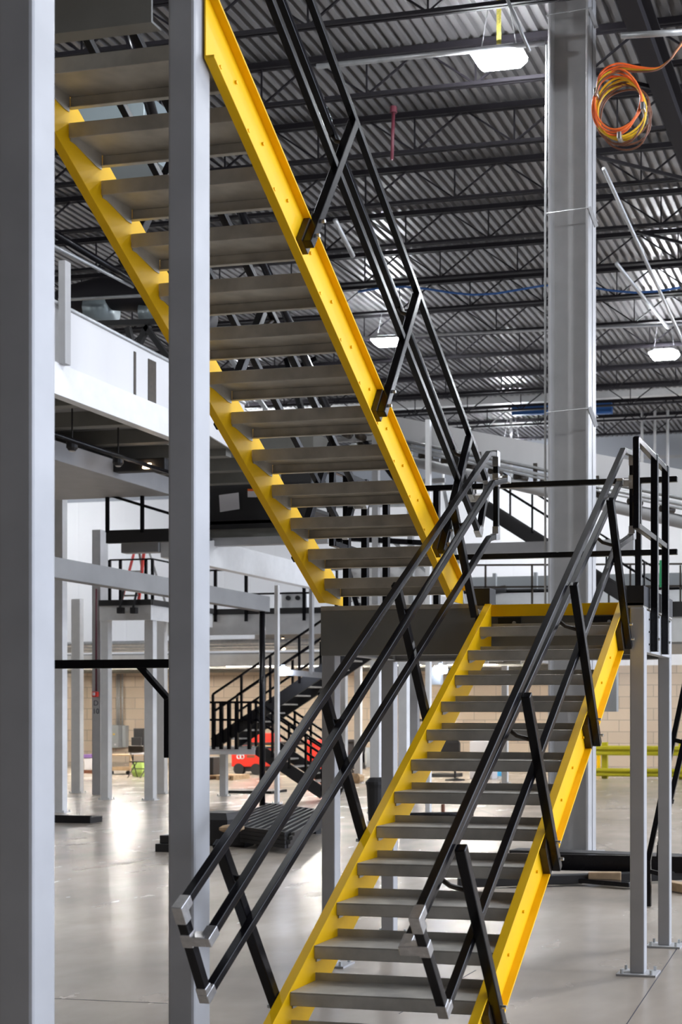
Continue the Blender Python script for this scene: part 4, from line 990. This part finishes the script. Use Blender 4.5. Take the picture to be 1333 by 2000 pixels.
# desk with monitors and folding chair
Yt = 34.5
a, b = atY(252, 1471, Yt), atY(320, 1476, Yt)
t = thing('folding_table', 'white topped folding table with monitors near the far left wall', 'table', ((a.x+b.x)/2, Yt+.3, 0))
obj('tabletop', MB().box(a.x, b.x+.3, Yt, Yt+.7, a.z-.04, a.z), 'paper', t)
for xx in (a.x+.1, b.x+.2):
    for yy in (Yt+.05, Yt+.65): obj('leg', MB().tube((xx, yy, 0), (xx, yy, a.z-.04), .018, 8), 'black_matte', t)
for k, (px, w_, h_) in enumerate(((268, .34, .62), (263, .32, .36))):
    q = atY(px, 1471, Yt+.35-.2*k)
    m = thing('monitor', ('tall black monitor at the back of the folding table', 'smaller black monitor in front on the folding table')[k], 'monitor', (q.x, q.y, a.z))
    obj('screen', MB().box(q.x-w_/2+.05, q.x+w_/2+.05, q.y, q.y+.05, a.z+.08, a.z+h_+.1), 'black_matte', m, bevel=.01); obj('stand', MB().box(q.x-.1, q.x+.1, q.y-.05, q.y+.15, a.z, a.z+.08), 'black_matte', m)
q = Vector((atY(266, 1495, Yt-.8).x, Yt-.8, 0))
ch = thing('folding_chair', 'dark folding chair with a high back in front of the folding table', 'chair', q)
obj('backrest', MB().box(q.x-.24, q.x+.24, q.y-.03, q.y+.01, .72, .92), 'rust_black', ch, bevel=.02); obj('seat', MB().box(q.x-.22, q.x+.22, q.y, q.y+.42, .44, .47), 'rust_black', ch)
for s1 in (-1, 1):
    obj('leg', MB().tube((q.x+s1*.22, q.y+.42, 0), (q.x+s1*.22, q.y-.02, .9), .014, 8), 'rust_black', ch); obj('leg', MB().tube((q.x+s1*.2, q.y-.12, 0), (q.x+s1*.2, q.y+.38, .46), .014, 8), 'rust_black', ch)
    obj('crossbar', MB().tube((q.x-.22, q.y+.2+.1*s1, .25), (q.x+.22, q.y+.2+.1*s1, .25), .01, 6), 'rust_black', ch)
q = atY(273, 1500, Yt-.1)
tag(obj('safety_vest', MB().grow((q.x, Yt-.15, 0), (.34, .2, .42), .3), 'hivis'), 'lime yellow safety vest heap behind the folding chair', 'vest')
a, b = atY(216, 1483, 35.5), atY(262, 1508, 35.5)
t = thing('pallet_cart', 'low brown wooden cart under the grey electrical panel', 'cart', ((a.x+b.x)/2, 35.6, 0))
obj('deck', MB().box(a.x, b.x, 35.3, 36.0, .12, .22), 'wood', t); obj('top', MB().box(a.x, b.x, 35.3, 36.0, .56, .60), 'wood', t)
for xx in (a.x+.03, b.x-.03): obj('post', MB().box(xx-.025, xx+.025, 35.33, 35.38, .22, .56), 'wood', t)
for xx in (a.x+.12, b.x-.12): obj('wheel', MB().tube((xx, 35.35, .06), (xx, 35.4, .06), .06, 12), 'black_matte', t)
a, b = atY(164, 1480, 35.8), atY(178, 1508, 35.8)
t = thing('packaging_box', 'white and violet carton on a brown base left of the numbered column', 'box', ((a.x+b.x)/2, 35.9, 0))
obj('carton', MB().box(a.x, b.x, 35.8, 36.3, .1, a.z), 'paper', t, bevel=.02); obj('lid', MB().box(a.x-.02, b.x+.02, 35.78, 36.32, a.z, a.z+.1), 'purple', t); obj('base', MB().box(a.x-.02, b.x+.05, 35.78, 36.3, 0, .1), 'brown', t)
# electrical panel on the far wall
Yw = YB-.02
a, b = atY(215, 1416, Yw), atY(244, 1460, Yw)
t = thing('electrical_panel', 'grey electrical panel box mounted on the tan far wall', 'box', ((a.x+b.x)/2, Yw, b.z))
obj('case', MB().box(a.x, b.x, Yw-.42, Yw, b.z, a.z), 'box_grey', t, bevel=.01)
obj('side_box', MB().box(b.x+.02, b.x+.16, Yw-.2, Yw, b.z+.02, a.z-.02), 'box_grey', t)
for (dx, dz, m_) in ((.45, .5, 'cable_yellow'), (.5, .12, 'paper'), (.2, .55, 'paper')): obj('sticker', MB().box(a.x+dx-.05, a.x+dx+.02, Yw-.425, Yw-.42, b.z+dz-.03, b.z+dz+.03), m_, t)
for k, px in enumerate((229, 233, 239)):
    pipe('conduit', '%s of three vertical conduits rising from the grey electrical panel' % ('leftmost', 'middle', 'rightmost')[k], 'pipe', [(atY(px, 1400, Yw-.1).x, Yw-.1, a.z), (atY(px, 1400, Yw-.1).x, Yw-.1, 3.29)], .03, 'galv', 'conduits above the electrical panel')
# red lift and pallet
Yr = 36.0
a, b = atY(452, 1436, Yr), atY(516, 1496, Yr)
t = thing('scissor_lift', 'red machine with a pale round mark parked behind the far stairs', 'lift', ((a.x+b.x)/2, Yr, 0))
obj('chassis', MB().box(a.x, b.x+.0, Yr, Yr+1.2, b.z-.03, b.z+.55), 'red', t, bevel=.03)
obj('guard_box', MB().box(a.x+.3, b.x+.0, Yr+.1, Yr+1.1, a.z-.35, a.z+.05), 'red', t, bevel=.02)
obj('platform', MB().box(a.x+.2, b.x+.9, Yr-.05, Yr+1.2, b.z+.62, b.z+.70), 'black_matte', t); obj('stripe', MB().box(b.x-.2, b.x+.9, Yr-.09, Yr-.05, b.z+.56, b.z+.61), 'yellow', t)
for xx in (a.x+.25, b.x-.25): obj('wheel', MB().tube((xx, Yr-.03, .17), (xx, Yr+.15, .17), .17, 18), 'black_matte', t)
obj('skirt', MB().box(a.x+.05, b.x-.05, Yr+.05, Yr+1.1, .1, b.z), 'black_matte', t)
q = atY(470, 1478, Yr-.01)
for dx in (-.05, .05): obj('round_mark', MB().path([(q.x+dx+.06*math.cos(i*math.pi/8), Yr-.012, q.z+.06*math.sin(i*math.pi/8)) for i in range(16)], .018, 6, True), 'paper', t, label='pale interlocked ring mark')
obj('word_bar', MB().box(q.x+.2, q.x+.46, Yr-.008, Yr, q.z-.03, q.z+.05), 'brown', t, label='dark illegible word')
a, b = atY(408, 1506, 33.5), atY(470, 1515, 33.5)
t = thing('pallet', 'low wooden pallet on the floor left of the red machine', 'pallet', ((a.x+b.x)/2, 33.5, 0))
for k in range(5): obj('top_board', MB().box(a.x, b.x, 33.1+k*.2, 33.24+k*.2, .1, .125), 'wood', t)
for xx in (a.x+.04, (a.x+b.x)/2, b.x-.04): obj('block', MB().box(xx-.04, xx+.04, 33.1, 34.04, 0, .1), 'wood', t)
q = atY(418, 1490, 33.6); tag(obj('crate', MB().box(q.x-.2, q.x+.15, 33.3, 33.9, .13, .62), 'black_matte', bevel=.02), 'black crate stacked on the low pallet', 'crate')
q = atY(618, 1468, 36.5); tag(obj('red_drum', MB().lathe((q.x, 36.5, 0), [(.28, 0), (.28, 1.0), (.24, 1.05)], 20), 'red'), 'red drum glimpsed right of the far descending stairs', 'drum')
# cart with dark load right of the left railing
q = atZ(698, 1512)
t = thing('equipment_cart', 'dark equipment trolley glimpsed behind the left stair railing', 'cart', q)
obj('frame', MB().box(q.x-.3, q.x+.25, q.y, q.y+.06, .15, 1.0), 'black_matte', t); obj('top_shelf', MB().box(q.x-.34, q.x+.28, q.y-.1, q.y+.5, .98, 1.04), 'black_matte', t)
obj('load', MB().grow((q.x+.12, q.y+.2, .2), (.4, .4, .6), .25), 'box_grey', t); obj('wheel', MB().tube((q.x-.2, q.y, .08), (q.x-.2, q.y+.05, .08), .08, 12), 'black_matte', t)
q = atZ(690, 1530); tag(obj('timber_block', MB().grow((q.x, q.y, .0), (.5, .3, .26), .3), 'wood'), 'pale timber piece by the dark trolley', 'timber')
# small things beyond the lower treads
q = atY(880, 1458, 34); t = thing('swivel_chair', 'black office chair back seen between the lower treads', 'chair', (q.x, 34, 0))
obj('backrest', MB().grow((q.x, 34, .62), (.55, .1, .55), .25), 'black_matte', t); obj('seat', MB().grow((q.x+.05, 34.25, .42), (.5, .5, .1), .2), 'black_matte', t); obj('stem', MB().tube((q.x+.05, 34.25, .06), (q.x+.05, 34.25, .42), .03, 8), 'black_matte', t); obj('base', MB().lathe((q.x+.05, 34.25, 0), [(.28, 0), (.28, .03), (.05, .07)], 10), 'black_matte', t)
a, b = atY(918, 1447, 35), atY(962, 1500, 35)
t = thing('storage_cabinet', 'white cabinet beside the black chair, seen between the lower treads', 'cabinet', ((a.x+b.x)/2, 35.2, 0))
obj('case', MB().box(a.x, b.x, 35, 35.5, 0, a.z), 'paper', t, bevel=.01); obj('door', MB().box(a.x+.02, b.x-.02, 34.98, 35.0, .06, a.z-.04), 'paper', t)
q = atZ(970, 1516); tag(obj('storage_tub', MB().box(q.x-.22, q.x+.15, q.y, q.y+.3, 0, .16), 'ltblue', bevel=.02), 'light blue tub on the floor beyond the lower treads', 'tub')
q = atZ(866, 1518); tag(obj('floor_mat', MB().box(q.x-.4, q.x+.4, q.y, q.y+.6, 0, .1), 'black_matte', bevel=.02), 'low dark object on the floor below the black office chair', 'object')
